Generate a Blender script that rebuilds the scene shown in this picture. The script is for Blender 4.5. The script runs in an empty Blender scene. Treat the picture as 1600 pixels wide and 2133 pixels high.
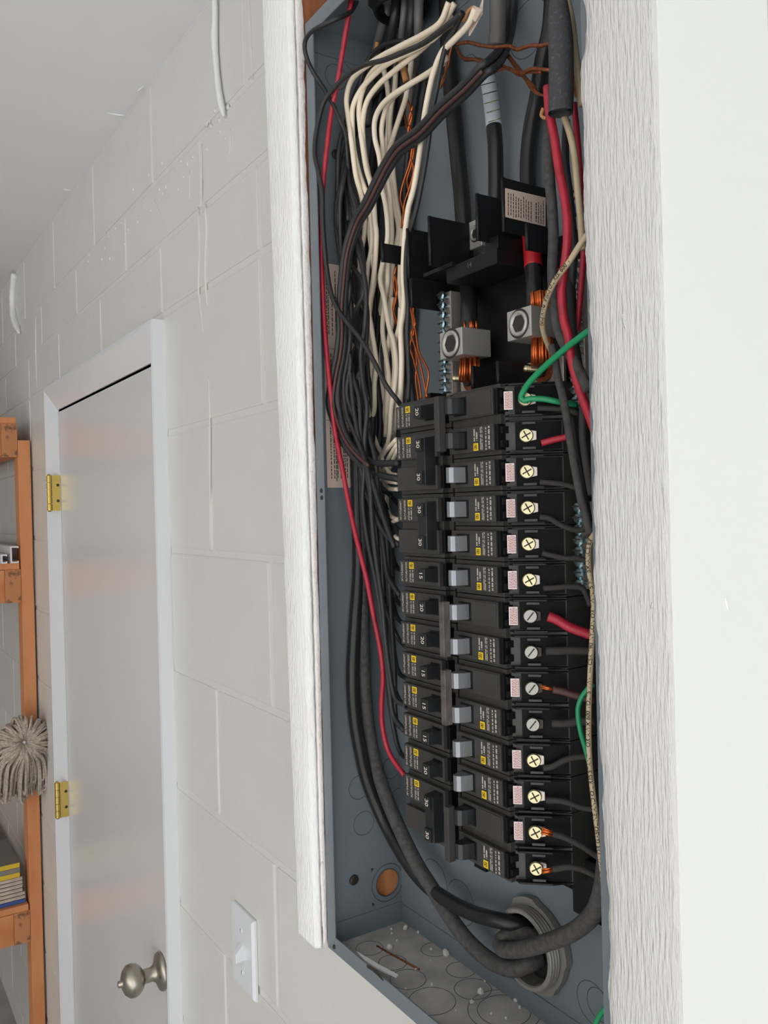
import bpy, bmesh, math, random
from mathutils import Vector, Matrix
random.seed(7)
scene = bpy.context.scene
COL = scene.collection
# ------------------------------------------------------------------ camera
FPX, CX, CY = 1750.0, 800.0, 1066.5
ALPHA, PITCH, ROLL = math.radians(33.03), math.radians(0.31), math.radians(1.40)
ZC = 1.76
CAM = Vector((0, 0, ZC))
fwd = Vector((-math.cos(ALPHA)*math.cos(PITCH), math.sin(ALPHA)*math.cos(PITCH), -math.sin(PITCH)))
rt0 = Vector((math.sin(ALPHA), math.cos(ALPHA), 0))
up0 = rt0.cross(fwd)
rt = rt0*math.cos(ROLL) - up0*math.sin(ROLL)
up = up0*math.cos(ROLL) + rt0*math.sin(ROLL)
cd = bpy.data.cameras.new('camera'); cam = bpy.data.objects.new('camera', cd); COL.objects.link(cam)
M = Matrix((rt, up, -fwd)).transposed().to_4x4(); M.translation = CAM
cam.matrix_world = M
cd.sensor_fit = 'HORIZONTAL'; cd.sensor_width = 36.0; cd.lens = 36.0*FPX/1600.0
cd.clip_start = 0.02; cd.clip_end = 100
scene.camera = cam
# ------------------------------------------------------------------ light
scene.view_settings.view_transform = 'Standard'
scene.view_settings.look = 'None'
scene.view_settings.gamma = 1.0
scene.view_settings.use_curve_mapping = False
scene.view_settings.exposure = -0.12
world = bpy.data.worlds.new('world'); scene.world = world; world.use_nodes = True
bg = world.node_tree.nodes['Background']; bg.inputs[0].default_value = (0.86, 0.93, 1.0, 1); bg.inputs[1].default_value = 1.0
def area(name, loc, rot, sx, sy, power, col):
    l = bpy.data.lights.new(name, 'AREA'); l.shape = 'RECTANGLE'; l.size = sx; l.size_y = sy
    l.energy = power; l.color = col
    o = bpy.data.objects.new(name, l); COL.objects.link(o); o.location = loc; o.rotation_euler = rot
    return o
# daylight through the open garage door at the right-hand end of the room
area('garage_door_daylight', (3.2, -1.75, 1.25), (0, math.radians(90), 0), 2.3, 4.4, 38, (1.0, 0.995, 0.985))
area('front_fill_light', (0.2, -4.5, 1.35), (math.radians(90), 0, 0), 4.6, 1.9, 42, (1.0, 0.995, 0.985))  # added fill lamp, no window there; brightens the faces turned to the room
# sun added through the garage door; its floor bounce brightens ceiling and wall
sun = bpy.data.lights.new('sun', 'SUN'); sun.energy = 14.0; sun.angle = math.radians(1.0); sun.color = (1.0, 1.0, 1.0)
so = bpy.data.objects.new('sun', sun); COL.objects.link(so)
so.rotation_euler = Vector((-0.80, -0.22, -0.56)).to_track_quat('-Z', 'Y').to_euler()

YW = 0.478      # face of the block wall
YB = 0.386      # front rim of the panel box
def ray(px, py):
    return (fwd + rt*((px-CX)/FPX) + up*((CY-py)/FPX))
def P(px, py, Y):
    d = ray(px, py); return CAM + d*(Y/d.y)
def PX(px, py, X):
    d = ray(px, py); return CAM + d*(X/d.x)
def PZ(px, py, Z):
    d = ray(px, py); return CAM + d*((Z-ZC)/d.z)
def depth(p):
    return (p-CAM).dot(fwd)
# ------------------------------------------------------------------ materials
def lin(c):
    return tuple(((v/255.0)/12.92 if v/255.0 <= 0.04045 else ((v/255.0+0.055)/1.055)**2.4) for v in c)
MATS = {}
def mat(name, col, rough=0.5, metal=0.0, bump=None, var=None, coat=0.0, spec=None, stretch=None):
    """bump=(scale,strength,dist); var=(scale,colour2,lo,hi); stretch=xyz scale of the noise coordinates"""
    m = bpy.data.materials.new(name); m.use_nodes = True
    nt = m.node_tree; b = nt.nodes['Principled BSDF']
    c = lin(col) + (1,)
    b.inputs['Base Color'].default_value = c
    b.inputs['Roughness'].default_value = rough; b.inputs['Metallic'].default_value = metal
    if coat: b.inputs['Coat Weight'].default_value = coat; b.inputs['Coat Roughness'].default_value = 0.15
    if spec is not None: b.inputs['Specular IOR Level'].default_value = spec
    if bump or var:
        tc = nt.nodes.new('ShaderNodeTexCoord'); src = tc.outputs['Object']
        if stretch:
            mp = nt.nodes.new('ShaderNodeMapping'); mp.inputs['Scale'].default_value = stretch
            nt.links.new(src, mp.inputs['Vector']); src = mp.outputs['Vector']
    if var:
        n = nt.nodes.new('ShaderNodeTexNoise'); n.inputs['Scale'].default_value = var[0]; n.inputs['Detail'].default_value = 5
        nt.links.new(src, n.inputs['Vector'])
        r = nt.nodes.new('ShaderNodeValToRGB'); r.color_ramp.elements[0].position = var[2]; r.color_ramp.elements[1].position = var[3]
        r.color_ramp.elements[0].color = c; r.color_ramp.elements[1].color = lin(var[1])+(1,)
        nt.links.new(n.outputs['Fac'], r.inputs['Fac']); nt.links.new(r.outputs['Color'], b.inputs['Base Color'])
    if bump:
        n = nt.nodes.new('ShaderNodeTexNoise'); n.inputs['Scale'].default_value = bump[0]; n.inputs['Detail'].default_value = 4
        nt.links.new(src, n.inputs['Vector'])
        bp = nt.nodes.new('ShaderNodeBump'); bp.inputs['Strength'].default_value = bump[1]; bp.inputs['Distance'].default_value = bump[2]
        nt.links.new(n.outputs['Fac'], bp.inputs['Height']); nt.links.new(bp.outputs['Normal'], b.inputs['Normal'])
    MATS[name] = m
    return m
mat('block_paint', (217, 216, 209), 0.34, bump=(26, 0.35, 0.004), var=(5, (211, 210, 203), 0.4, 0.7))
mat('mortar_paint', (217, 216, 209), 0.36, bump=(90, 0.5, 0.002))
mat('ceiling_paint', (243, 243, 247), 0.5, bump=(5, 0.4, 0.01))
mat('concrete', (190, 189, 186), 0.8, bump=(60, 0.3, 0.002), var=(6, (170, 169, 166), 0.4, 0.65))
mat('other_wall', (226, 225, 222), 0.6)
mat('rough_white', (214, 213, 210), 0.42, bump=(560, 0.9, 0.0024), var=(30, (217, 212, 206), 0.5, 0.75), stretch=(1.0, 1.0, 0.11))
mat('far_white', (240, 240, 237), 0.45, bump=(300, 0.8, 0.002), var=(40, (234, 231, 226), 0.5, 0.75), stretch=(1.0, 1.0, 0.3))
mat('edge_white', (240, 233, 228), 0.6, bump=(240, 0.7, 0.002), var=(160, (206, 192, 182), 0.62, 0.8))
mat('torn_paper', (206, 186, 172), 0.85, bump=(400, 0.8, 0.002))
mat('smooth_white', (236, 237, 234), 0.42, bump=(14, 0.12, 0.002))
mat('raw_wood', (158, 92, 54), 0.65, var=(70, (116, 62, 34), 0.4, 0.7), stretch=(1, 1, 0.08), bump=(120, 0.3, 0.001))
mat('plug_wood', (188, 124, 76), 0.6, var=(50, (140, 84, 46), 0.42, 0.7), stretch=(1, 1, 0.12))
mat('trim_white', (226, 228, 230), 0.3, coat=0.3)
mat('door_paint', (218, 216, 214), 0.3, coat=0.35, bump=(2.5, 0.12, 0.004))
mat('shelf_wood', (212, 142, 92), 0.6, var=(14, (194, 118, 70), 0.4, 0.7), stretch=(1, 1, 0.25), bump=(60, 0.2, 0.001))
mat('shelf_arm_wood', (210, 140, 90), 0.6, var=(14, (188, 114, 66), 0.4, 0.7), stretch=(1, 0.25, 1))
mat('end_grain', (190, 128, 84), 0.75, var=(42, (120, 82, 58), 0.5, 0.62))
mat('shelf_dark', (124, 74, 46), 0.7)
mat('nickel', (176, 168, 156), 0.3, 1.0)
mat('brass', (196, 170, 92), 0.3, 1.0)
mat('box_grey', (112, 120, 126), 0.42, bump=(40, 0.05, 0.001), var=(9, (104, 113, 119), 0.4, 0.7))
mat('box_floor_dust', (186, 183, 176), 0.75, var=(28, (158, 156, 152), 0.42, 0.66), bump=(200, 0.4, 0.0008))
mat('ring_line', (74, 78, 80), 0.6)
mat('black_plastic', (24, 24, 25), 0.36, spec=0.25, bump=(500, 0.1, 0.0003))
mat('breaker_black', (57, 56, 54), 0.42, spec=0.4, bump=(700, 0.12, 0.0003), var=(60, (64, 61, 58), 0.45, 0.7))
mat('breaker_dark', (17, 17, 18), 0.4, spec=0.2)
mat('pocket_black', (13, 13, 14), 0.5, spec=0.12)
mat('handle_black', (36, 37, 38), 0.25)
mat('handle_sheen', (140, 142, 146), 0.2, 0.6)  # light grey base stands in for the reflection along the curved handles
mat('tie_grey', (104, 96, 94), 0.42, 0.2, var=(120, (70, 64, 63), 0.45, 0.7))
mat('print_white', (206, 196, 182), 0.6)
mat('print_black', (28, 26, 26), 0.6)
mat('logo_yellow', (238, 200, 34), 0.5)
mat('sticker', (232, 214, 210), 0.6)
mat('sticker_red', (150, 84, 84), 0.6)
mat('paper', (206, 186, 170), 0.7)
mat('paper_ink', (58, 50, 48), 0.7)
mat('screw_brass', (206, 196, 156), 0.32, 0.9)
mat('screw_silver', (150, 148, 140), 0.32, 0.9)
mat('screw_zinc', (150, 172, 180), 0.22, 0.95)
mat('screw_dark', (66, 60, 56), 0.5, 0.6)
mat('slot_dark', (40, 36, 26), 0.6)
mat('aluminium', (186, 184, 176), 0.5, 0.65, bump=(900, 0.3, 0.0003))
mat('bus_silver', (196, 186, 176), 0.4, 0.7)
mat('copper_new', (216, 112, 58), 0.28, 0.85)
mat('copper_old', (158, 92, 58), 0.42, 0.7, var=(300, (110, 60, 40), 0.45, 0.7))
mat('wire_white', (240, 227, 204), 0.5, var=(18, (228, 210, 184), 0.45, 0.7))
mat('wire_black', (44, 44, 45), 0.42, spec=0.4)
mat('wire_black_matte', (56, 54, 53), 0.7, spec=0.3, bump=(500, 0.3, 0.0004))
mat('cable_gloss', (34, 34, 34), 0.3, spec=0.35)
mat('cable_dusty', (74, 72, 71), 0.8, bump=(400, 0.4, 0.0005), var=(220, (56, 55, 54), 0.4, 0.65))
mat('cable_brown', (74, 44, 38), 0.5)
mat('cable_greygloss', (98, 96, 94), 0.42)
mat('wire_red', (176, 36, 56), 0.42, var=(90, (140, 26, 42), 0.5, 0.75))
mat('tape_red', (178, 22, 30), 0.4)
mat('wire_green', (28, 142, 92), 0.36)
mat('wire_tan', (190, 172, 140), 0.5, var=(40, (170, 150, 120), 0.45, 0.7))
mat('paper_wrap', (186, 132, 84), 0.8)
mat('tape_white', (178, 186, 194), 0.5)
mat('tape_green', (120, 122, 60), 0.7)
mat('foam_grey', (66, 66, 68), 0.9, bump=(420, 0.6, 0.001), var=(420, (92, 92, 94), 0.55, 0.75))
mat('thread_grey', (138, 136, 130), 0.5, 0.3)
mat('crumb', (214, 212, 206), 0.8)
mat('mop_yarn', (190, 176, 162), 0.9, var=(160, (160, 146, 134), 0.4, 0.65))
mat('pvc_white', (226, 224, 226), 0.35)
mat('mag_yellow', (212, 178, 44), 0.5)
mat('mag_grey', (126, 122, 112), 0.6)
mat('mag_blue', (52, 84, 140), 0.5)
mat('page', (206, 190, 176), 0.8, var=(300, (176, 160, 146), 0.45, 0.6), stretch=(0.1, 0.1, 1))
mat('blue_screw', (36, 96, 160), 0.4, 0.5)
# ------------------------------------------------------------------ mesh helpers
CACHE = {}
def wloc(o):
    v = o.location.copy()
    while o.parent: o = o.parent; v += o.location
    return v
class MB:
    def __init__(s): s.v = []; s.f = []
    def add(s, vs, fs):
        o = len(s.v); s.v += [Vector(v) for v in vs]; s.f += [tuple(i+o for i in f) for f in fs]; return s
    def box(s, x0, x1, y0, y1, z0, z1):
        return s.add([(x0,y0,z0),(x1,y0,z0),(x1,y1,z0),(x0,y1,z0),(x0,y0,z1),(x1,y0,z1),(x1,y1,z1),(x0,y1,z1)],
                     [(0,3,2,1),(4,5,6,7),(0,1,5,4),(1,2,6,5),(2,3,7,6),(3,0,4,7)])
    def prism(s, poly, z0, z1):              # polygon in XY, extruded along Z
        n = len(poly)
        return s.add([(x,y,z0) for x,y in poly]+[(x,y,z1) for x,y in poly],
                     [tuple(range(n-1,-1,-1)), tuple(range(n,2*n))]+[(i,(i+1)%n,n+(i+1)%n,n+i) for i in range(n)])
    def hexa(s, pts):                        # 8 points, bottom 4 + top 4
        return s.add(pts, [(0,3,2,1),(4,5,6,7),(0,1,5,4),(1,2,6,5),(2,3,7,6),(3,0,4,7)])
    def quad(s, a, b, c, d): return s.add([a,b,c,d], [(0,1,2,3)])
    def tube(s, pts, r, n=10, caps=True, twist=0):
        pts = [Vector(p) for p in pts]; m = len(pts)
        rr = r if isinstance(r, (list, tuple)) else [r]*m
        t0 = (pts[1]-pts[0]).normalized()
        ref = Vector((0,0,1)) if abs(t0.z) < 0.9 else Vector((1,0,0))
        u = t0.cross(ref).normalized(); vs = []
        for i, p in enumerate(pts):
            t = (pts[min(i+1,m-1)]-pts[max(i-1,0)]).normalized()
            u = (u - t*u.dot(t)).normalized(); w = t.cross(u)
            for k in range(n):
                a = 2*math.pi*k/n
                vs.append(p + (u*math.cos(a)+w*math.sin(a))*rr[i])
        fs = [(i*n+k, i*n+(k+1)%n, (i+1)*n+(k+1)%n, (i+1)*n+k) for i in range(m-1) for k in range(n)]
        if caps: fs += [tuple(range(n-1,-1,-1)), tuple(range((m-1)*n, m*n))]
        return s.add(vs, fs)
    def lathe(s, c, axis, prof, n=24, closed=False):   # prof: (radius, distance along axis)
        c = Vector(c); a = Vector(axis).normalized()
        ref = Vector((0,0,1)) if abs(a.z) < 0.9 else Vector((1,0,0))
        u = a.cross(ref).normalized(); w = a.cross(u); vs = []
        for r, h in prof:
            for k in range(n):
                t = 2*math.pi*k/n
                vs.append(c + a*h + (u*math.cos(t)+w*math.sin(t))*r)
        m = len(prof)
        fs = [(i*n+k, i*n+(k+1)%n, ((i+1)%m)*n+(k+1)%n, ((i+1)%m)*n+k) for i in range(m if closed else m-1) for k in range(n)]
        return s.add(vs, fs)
    def rings(s, secs, closed=True, caps=True):        # list of equal-length point loops
        n = len(secs[0]); vs = [p for q in secs for p in q]
        fs = [(i*n+k, i*n+(k+1)%n, (i+1)*n+(k+1)%n, (i+1)*n+k) for i in range(len(secs)-1) for k in range(n if closed else n-1)]
        if caps and closed: fs += [tuple(range(n-1,-1,-1)), tuple(range((len(secs)-1)*n, len(secs)*n))]
        return s.add(vs, fs)
    def build(s, name, m, parent=None, smooth=False, bevel=0, base=None, fix=True):
        if base is None:
            xs = [v.x for v in s.v]; ys = [v.y for v in s.v]; zs = [v.z for v in s.v]
            base = Vector(((min(xs)+max(xs))/2, (min(ys)+max(ys))/2, min(zs)))
        base = Vector(base)
        me = bpy.data.meshes.new(name)
        bm = bmesh.new()
        bv = [bm.verts.new(v-base) for v in s.v]
        for f in s.f:
            try: bm.faces.new([bv[i] for i in f])
            except ValueError: pass
        if fix: bmesh.ops.recalc_face_normals(bm, faces=bm.faces)
        if bevel:
            es = [e for e in bm.edges if len(e.link_faces) == 2 and e.calc_face_angle(0) > 0.5]
            bmesh.ops.bevel(bm, geom=es, offset=bevel, segments=2, profile=0.6, affect='EDGES', clamp_overlap=True)
        bm.to_mesh(me); bm.free()
        if smooth: me.polygons.foreach_set('use_smooth', [True]*len(me.polygons))
        me.materials.append(MATS[m])
        o = bpy.data.objects.new(name, me); COL.objects.link(o)
        if parent:
            o.parent = parent; o.location = base - wloc(parent)
        else: o.location = base
        return o
def share(key, fn, name, m, parent, off, **kw):
    """a part whose mesh is shared by all alike parts; fn() gives an MB in coordinates local to the parent"""
    if key not in CACHE:
        mb = fn(); L = wloc(parent)
        for v in mb.v: v += L
        o = mb.build(name, m, parent, **kw)
        CACHE[key] = (o.data, o.location.copy())
        if off: o.location = o.location + Vector(off)
        return o
    me, loc = CACHE[key]
    o = bpy.data.objects.new(name, me); COL.objects.link(o); o.parent = parent
    o.location = loc + Vector(off or (0,0,0))
    return o
def tag(o, label, cat, group=None):
    o['label'] = label; o['category'] = cat
    if group: o['group'] = group
    return o
def thing(name, loc, label=None, cat=None, group=None):
    e = bpy.data.objects.new(name, None); COL.objects.link(e); e.location = loc; e.empty_display_size = 0.02
    if label: tag(e, label, cat, group)
    return e
def struct(o): o['kind'] = 'structure'; return o
def spline(pts, step=6):
    """Catmull-Rom through the points"""
    p = [Vector(q) for q in pts]
    p = [p[0]*2-p[1]] + p + [p[-1]*2-p[-2]]
    out = []
    for i in range(1, len(p)-2):
        a, b, c, d = p[i-1], p[i], p[i+1], p[i+2]
        for k in range(step):
            t = k/step
            out.append(0.5*((2*b)+(c-a)*t+(2*a-5*b+4*c-d)*t*t+(3*b-a-3*c+d)*t**3))
    out.append(p[-2]); return out
_tc = {}
def text_geo(s, size):
    if s not in _tc:
        cu = bpy.data.curves.new('t', 'FONT'); cu.body = s; cu.size = 1.0; cu.resolution_u = 3; cu.offset = 0.012
        cu.align_x = 'CENTER'; cu.align_y = 'CENTER'
        o = bpy.data.objects.new('t', cu); COL.objects.link(o)
        bpy.context.view_layer.update()
        me = o.evaluated_get(bpy.context.evaluated_depsgraph_get()).to_mesh()
        _tc[s] = ([v.co.copy() for v in me.vertices], [tuple(p.vertices) for p in me.polygons])
        bpy.data.objects.remove(o); bpy.data.curves.remove(cu)
    vs, fs = _tc[s]
    return [v*size for v in vs], fs
def text_mb(s, size, origin, ex, ey):
    vs, fs = text_geo(s, size); o = Vector(origin); ex = Vector(ex); ey = Vector(ey)
    return MB().add([o+ex*v.x+ey*v.y for v in vs], fs)
def wobble(z, seed, f=(23, 57, 131, 290), a=(1, .6, .35, .25)):
    return sum(A*math.sin(F*z+seed*1.7*(i+1)+math.sin(F*.37*z+seed)) for i, (F, A) in enumerate(zip(f, a)))/2.2

# ================================================================== SETTING
XL, XR, YFAR = -6.2, 3.3, -4.6
ZCEIL = ZC+0.758
struct(MB().box(XL, XR, YFAR, YW+0.2, -0.1, 0).build('floor', 'concrete'))
struct(MB().box(XL, XR, YFAR, YW+0.2, ZCEIL, ZCEIL+0.1).build('ceiling', 'ceiling_paint'))
struct(MB().box(XL-0.1, XL, YFAR, YW+0.2, 0, ZCEIL).build('wall_left', 'other_wall'))
struct(MB().box(XL, XR, YFAR-0.1, YFAR, 0, ZCEIL).build('wall_front', 'other_wall'))
# block wall: recessed mortar plane + every block
DX0, DX1, DZ1 = -2.249, -1.474, ZC+0.269       # door leaf opening
MORT = 0.0016
wb = MB()
wb.box(XL, DX0, YW+MORT, YW+0.2, 0, ZCEIL); wb.box(DX1, XR, YW+MORT, YW+0.2, 0, ZCEIL); wb.box(DX0, DX1, YW+MORT, YW+0.2, DZ1, ZCEIL)
wall = struct(wb.build('wall_back', 'mortar_paint'))
beds = [-1.76, -1.672, -1.472, -1.271, -1.071, -0.871, -0.671, -0.469, -0.267, -0.064, 0.137, 0.342, 0.464, 0.577, 0.758]
offs = [-1.02, -1.21, -1.02, -1.21, -1.02, -1.207, -1.022, -1.213, -1.015, -1.215, -1.02, -1.42, -1.224, -1.453]
J = 0.0045
blkcache = {}
for ci in range(len(beds)-1):
    z0, z1 = ZC+beds[ci], ZC+beds[ci+1]
    k0 = int((XL-offs[ci])/0.4)-1
    for k in range(k0, 14):
        xa, xb = offs[ci]+0.4*k, offs[ci]+0.4*(k+1)
        segs = [(max(xa, XL), min(xb, XR))]
        if z0 < DZ1:
            segs2 = []
            for a, b in segs:
                if a < DX0: segs2.append((a, min(b, DX0-J)))
                if b > DX1: segs2.append((max(a, DX1+J), b))
            segs = segs2
        for a, b in segs:
            if b-a < 0.03: continue
            key = (round(b-a, 4), ci)
            if key not in blkcache:
                w, h = b-a-2*J, z1-z0-2*J
                o = MB().box(-w/2, w/2, 0, 0.02, 0, h).build('block', 'block_paint', bevel=0.0035, base=(0, 0, 0))
                blkcache[key] = o.data
            else:
                o = bpy.data.objects.new('block', blkcache[key]); COL.objects.link(o)
            o.parent = wall
            o.location = Vector(((a+b)/2, YW-random.uniform(0, 0.0006), z0+J)) - wall.location
# thick paint ridges and drips on the wall
def on_wall(px, py, dy=0.0): return P(px, py, YW-dy)
def ridge(name, pts, r, m='block_paint', parent=wall):
    q = spline([on_wall(x, y, 0.0005) for x, y in pts], 5)
    rr = [r*(0.75+0.35*abs(wobble(v.z, len(pts)*3.1+r*900)))*min(1, 0.25+min(i, len(q)-1-i)/3) for i, v in enumerate(q)]
    return MB().tube(q, rr, 8).build(name, m, parent, smooth=True)
ridge('paint_ridge', [(520, 0), (522, 60), (526, 165)], 0.0022)
ridge('paint_ridge', [(413, 430), (416, 520), (414, 600), (423, 690)], 0.002)
ridge('paint_ridge', [(428, 425), (431, 480), (428, 560), (432, 640)], 0.003)
ridge('paint_ridge', [(434, 780), (438, 900), (437, 1150)], 0.0015)
ridge('paint_ridge', [(479, 268), (480, 300), (476, 340)], 0.0015)
ridge('paint_ridge', [(74, 660), (75, 740), (77, 806)], 0.0025)
ridge('paint_ridge', [(322, 415), (332, 445), (342, 475)], 0.0018)
ridge('paint_ridge', [(395, 355), (396, 400), (393, 420)], 0.0018)
ridge('paint_ridge', [(420, 300), (421, 360), (420, 420)], 0.0015)
for i in range(46):     # blobs of thick paint along the uppermost joints
    t = random.random()
    x = 180+300*t; y = 520-300*t + random.gauss(0, 26) + 25
    c = on_wall(x, y); r = random.uniform(0.002, 0.0045)
    MB().lathe(c, (0, -1, 0), [(r*1.2, -0.0005), (r, r*0.25), (r*0.5, r*0.5), (0.0001, r*0.55)], 7).build('paint_blob', 'block_paint', wall, smooth=True)
def drip(pts, r, label):
    q = spline([on_wall(x, y, 0.006) for x, y in pts], 6)
    rr = [r*(0.85+0.25*abs(wobble(v.z, r*700)))*min(1, 0.35+0.3*min(i+2, len(q)-1-i)) for i, v in enumerate(q)]
    o = MB().tube(q, rr, 10).build('hanging_caulk', 'smooth_white', smooth=True)
    tag(o, label, 'caulk')
drip([(447, -8), (448, 30), (447, 80), (450, 130), (456, 190), (466, 243)], 0.0048, 'long strip of white painted caulk hanging from the ceiling corner beside the panel post')
drip([(30, 570), (26, 620), (29, 660), (40, 694)], 0.011, 'short loop of white painted caulk at the far ceiling corner above the wooden shelf')
# ceiling: a few folds of paint next to the wall
ceil = bpy.data.objects['ceiling']
for (a, b) in [((262, 240), (222, 234)), ((300, 178), (285, 190)), ((152, 396), (128, 392))]:
    q = spline([PZ(a[0], a[1], ZCEIL+0.0006), PZ((a[0]+b[0])/2, (a[1]+b[1])/2+1, ZCEIL+0.0006), PZ(b[0], b[1], ZCEIL+0.0006)], 5)
    MB().tube(q, [0.0022*math.sin(math.pi*(i+.5)/len(q))+0.0003 for i in range(len(q))], 8).build('paint_fold', 'ceiling_paint', ceil, smooth=True)

# ---------------------------------------------------------------- door
door = struct(thing('door_1', (-1.86, YW, 0)))
CW, CT = 0.062, 0.022
def casing(a, b):   # mitred splayed casing piece, a,b: 4-point sections
    return MB().rings([a, b])
def sec(xo, xi, zo, zi):
    return [Vector((xo, YW+0.001, zo)), Vector((xo, YW-CT, zo)), Vector((xo+(xi-xo)*0.12, YW-CT-0.001, zo+(zi-zo)*0.12)),
            Vector((xi, YW-0.002, zi)), Vector((xi, YW+0.02, zi))]
XO0, XO1, ZO = DX0-CW, DX1+CW, DZ1+CW
casing(sec(XO0, DX0, 0, 0), sec(XO0, DX0, ZO, DZ1)).build('casing', 'trim_white', door)
casing(sec(XO0, DX0, ZO, DZ1), sec(XO1, DX1, ZO, DZ1)).build('casing', 'trim_white', door)
casing(sec(XO1, DX1, ZO, DZ1), sec(XO1, DX1, 0, 0)).build('casing', 'trim_white', door)
leaf = MB().box(DX0+0.003, DX1-0.003, YW+0.001, YW+0.036, 0.01, DZ1-0.005).build('leaf', 'door_paint', door, bevel=0.001)
MB().box(DX0, DX1, YW+0.016, YW+0.05, DZ1-0.005, DZ1).box(DX0, DX0+.003, YW+.016, YW+.05, 0, DZ1).box(DX1-.003, DX1, YW+.016, YW+.05, 0, DZ1).build('gap_shade', 'slot_dark', door)  # dark strips fill the gap round the leaf, standing in for its shade
MB().box(DX0-0.05, DX1+0.05, YW+0.04, YW+0.2, 0, DZ1+0.05).build('jamb_backing', 'other_wall', door)
# knob
kc = P(338, 2022, YW+0.001)
kn = MB().lathe(kc, (0, -1, 0), [(0.0001, 0), (0.032, 0), (0.034, 0.003), (0.032, 0.007), (0.022, 0.011), (0.016, 0.014), (0.0125, 0.02), (0.0125, 0.034), (0.014, 0.036), (0.02, 0.039), (0.0265, 0.046), (0.029, 0.054), (0.0275, 0.062), (0.021, 0.069), (0.012, 0.073), (0.006, 0.0745), (0.0055, 0.080), (0.0001, 0.081)], 32).build('knob', 'nickel', door, smooth=True)
for py in (1027, 1668):
    hc = PX(119, py, DX0)
    h = MB().box(DX0-0.0005, DX0+0.001, YW-0.02, YW-0.0005, hc.z-0.045, hc.z+0.045).build('hinge', 'brass', door)
    for k in range(5):
        MB().lathe((DX0-0.004, YW-0.026, hc.z-0.045+0.018*k), (0, 0, 1), [(0.0001, 0.0004), (0.0065, 0.0006), (0.0065, 0.0172), (0.0001, 0.0176)], 14).build('knuckle', 'brass', h, smooth=False)
    MB().lathe((DX0-0.004, YW-0.026, hc.z-0.048), (0, 0, 1), [(0.0001, 0), (0.0045, 0.001), (0.0045, 0.095), (0.0001, 0.097)], 12).build('hinge_pin', 'brass', h, smooth=True)
    for dz in (-0.02, 0.02):
        MB().lathe((DX0+0.001, YW-0.006, hc.z+dz), (1, 0, 0), [(0.0038, 0), (0.003, 0.0012), (0.0001, 0.0014)], 10).build('hinge_screw', 'screw_dark', h)

# ---------------------------------------------------------------- posts either side of the panel
ZTOP, ZBOT = ZC+0.4616, ZC-0.419
def post(x0, x1, yf, z0, z1, seed, jag_left, jag_right, name):
    """front skin with a ragged edge, returns section builder result"""
    secs = []; n = 420
    for i in range(n+1):
        z = z0+(z1-z0)*i/n; y = yf(z)
        jl = wobble(z, seed)*jag_left; jr = wobble(z, seed+5)*jag_right
        bump = wobble(z*1.3, seed+2)*0.0005
        a, b = -0.752-0.018*(z-ZBOT)/(ZTOP-ZBOT)+jl, x1+jr
        secs.append([Vector((a, y+0.0068, z)), Vector((a-0.0004, y+0.003+bump, z)), Vector((a+0.0012, y+0.0006+bump, z)), Vector((a+0.004, y, z)),
                     Vector((b-0.0045+jr, y, z)), Vector((b-0.0030+jr, y+0.0008, z)), Vector((b-0.0004, y+0.0048, z)), Vector((b, y+0.0068, z))])
    return MB().rings(secs)
# far (left-hand) post: stud + painted face board + ragged painted edge
lp = thing('panel_post', (-0.737, 0.42, ZBOT), 'white painted wooden post between the block wall and the left edge of the panel box', 'post')
yfL = lambda z: 0.3735-0.0045*(z-ZBOT)/(ZTOP-ZBOT)
post(-0.762, -0.7125, yfL, ZBOT-0.002, ZC+0.72, 3, 0.0002, 0.0009, 'a').build('front_board', 'far_white', lp, smooth=True)
secs = []
for i in range(401):
    z = ZBOT+(ZC+0.70-ZBOT)*i/400
    t = (z-ZBOT)/(ZTOP-ZBOT); y0 = yfL(z)+0.0080+0.0007*wobble(z, 9); y1 = 0.3865-0.0025*max(0, t-0.25)+0.0011*wobble(z*1.4, 4)*(0.4+t)
    x = -0.7114+0.0006*wobble(z, 14)
    secs.append([Vector((x-0.02, y0, z)), Vector((x-0.0008, y0, z)), Vector((x, y0+0.0012, z)), Vector((x, y1-0.001, z)), Vector((x-0.001, y1, z)), Vector((x-0.02, y1, z))])
MB().rings(secs).build('edge_paint', 'edge_white', lp, smooth=True)
MB().box(-0.7515, -0.7135, 0.3815, YW-0.0005, ZBOT, ZC+0.757).build('stud', 'plug_wood', lp)
MB().box(-0.7525, -0.7516, 0.380, YW-0.0006, ZBOT-0.002, ZC+0.757).build('outer_face', 'smooth_white', lp)
MB().box(-0.7134, -0.7128, 0.3835, YW-0.0005, ZBOT+0.35, ZC+0.757).build('bare_edge', 'raw_wood', lp)
# near (right-hand) post
rp = thing('panel_post', (-0.32, 0.42, 0), 'rough white painted wooden post covering the right edge of the panel, nearest the viewer', 'post')
yfR = lambda z: 0.374
secs = []; n = 700
for i in range(n+1):
    z = 0.9+(ZCEIL-0.001-0.9)*i/n
    a = -0.3475-0.006*(z-ZC) + 0.0023*wobble(z, 21)+0.0013*wobble(z*3.1, 8)
    if ZC+0.26 < z < ZC+0.30: a += 0.004*math.sin((z-ZC-0.26)/0.04*math.pi)
    b = -0.2955-0.0042*(z-ZC); y = 0.374
    a -= 0.0022+0.003*(z-ZC)
    lip = 0.0010*abs(wobble(z*1.7, 2))
    secs.append([Vector((a+0.002, y+0.011, z)), Vector((a, y+0.006, z)), Vector((a, y+0.0025+lip, z)), Vector((a+0.002, y+lip*0.5, z)), Vector((a+0.009+0.002*wobble(z, 31), y-0.0003, z)),
                 Vector((b-0.003, y, z)), Vector((b-0.0008, y+0.0008, z)), Vector((b, y+0.003, z)), Vector((b, y+0.011, z))])
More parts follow.
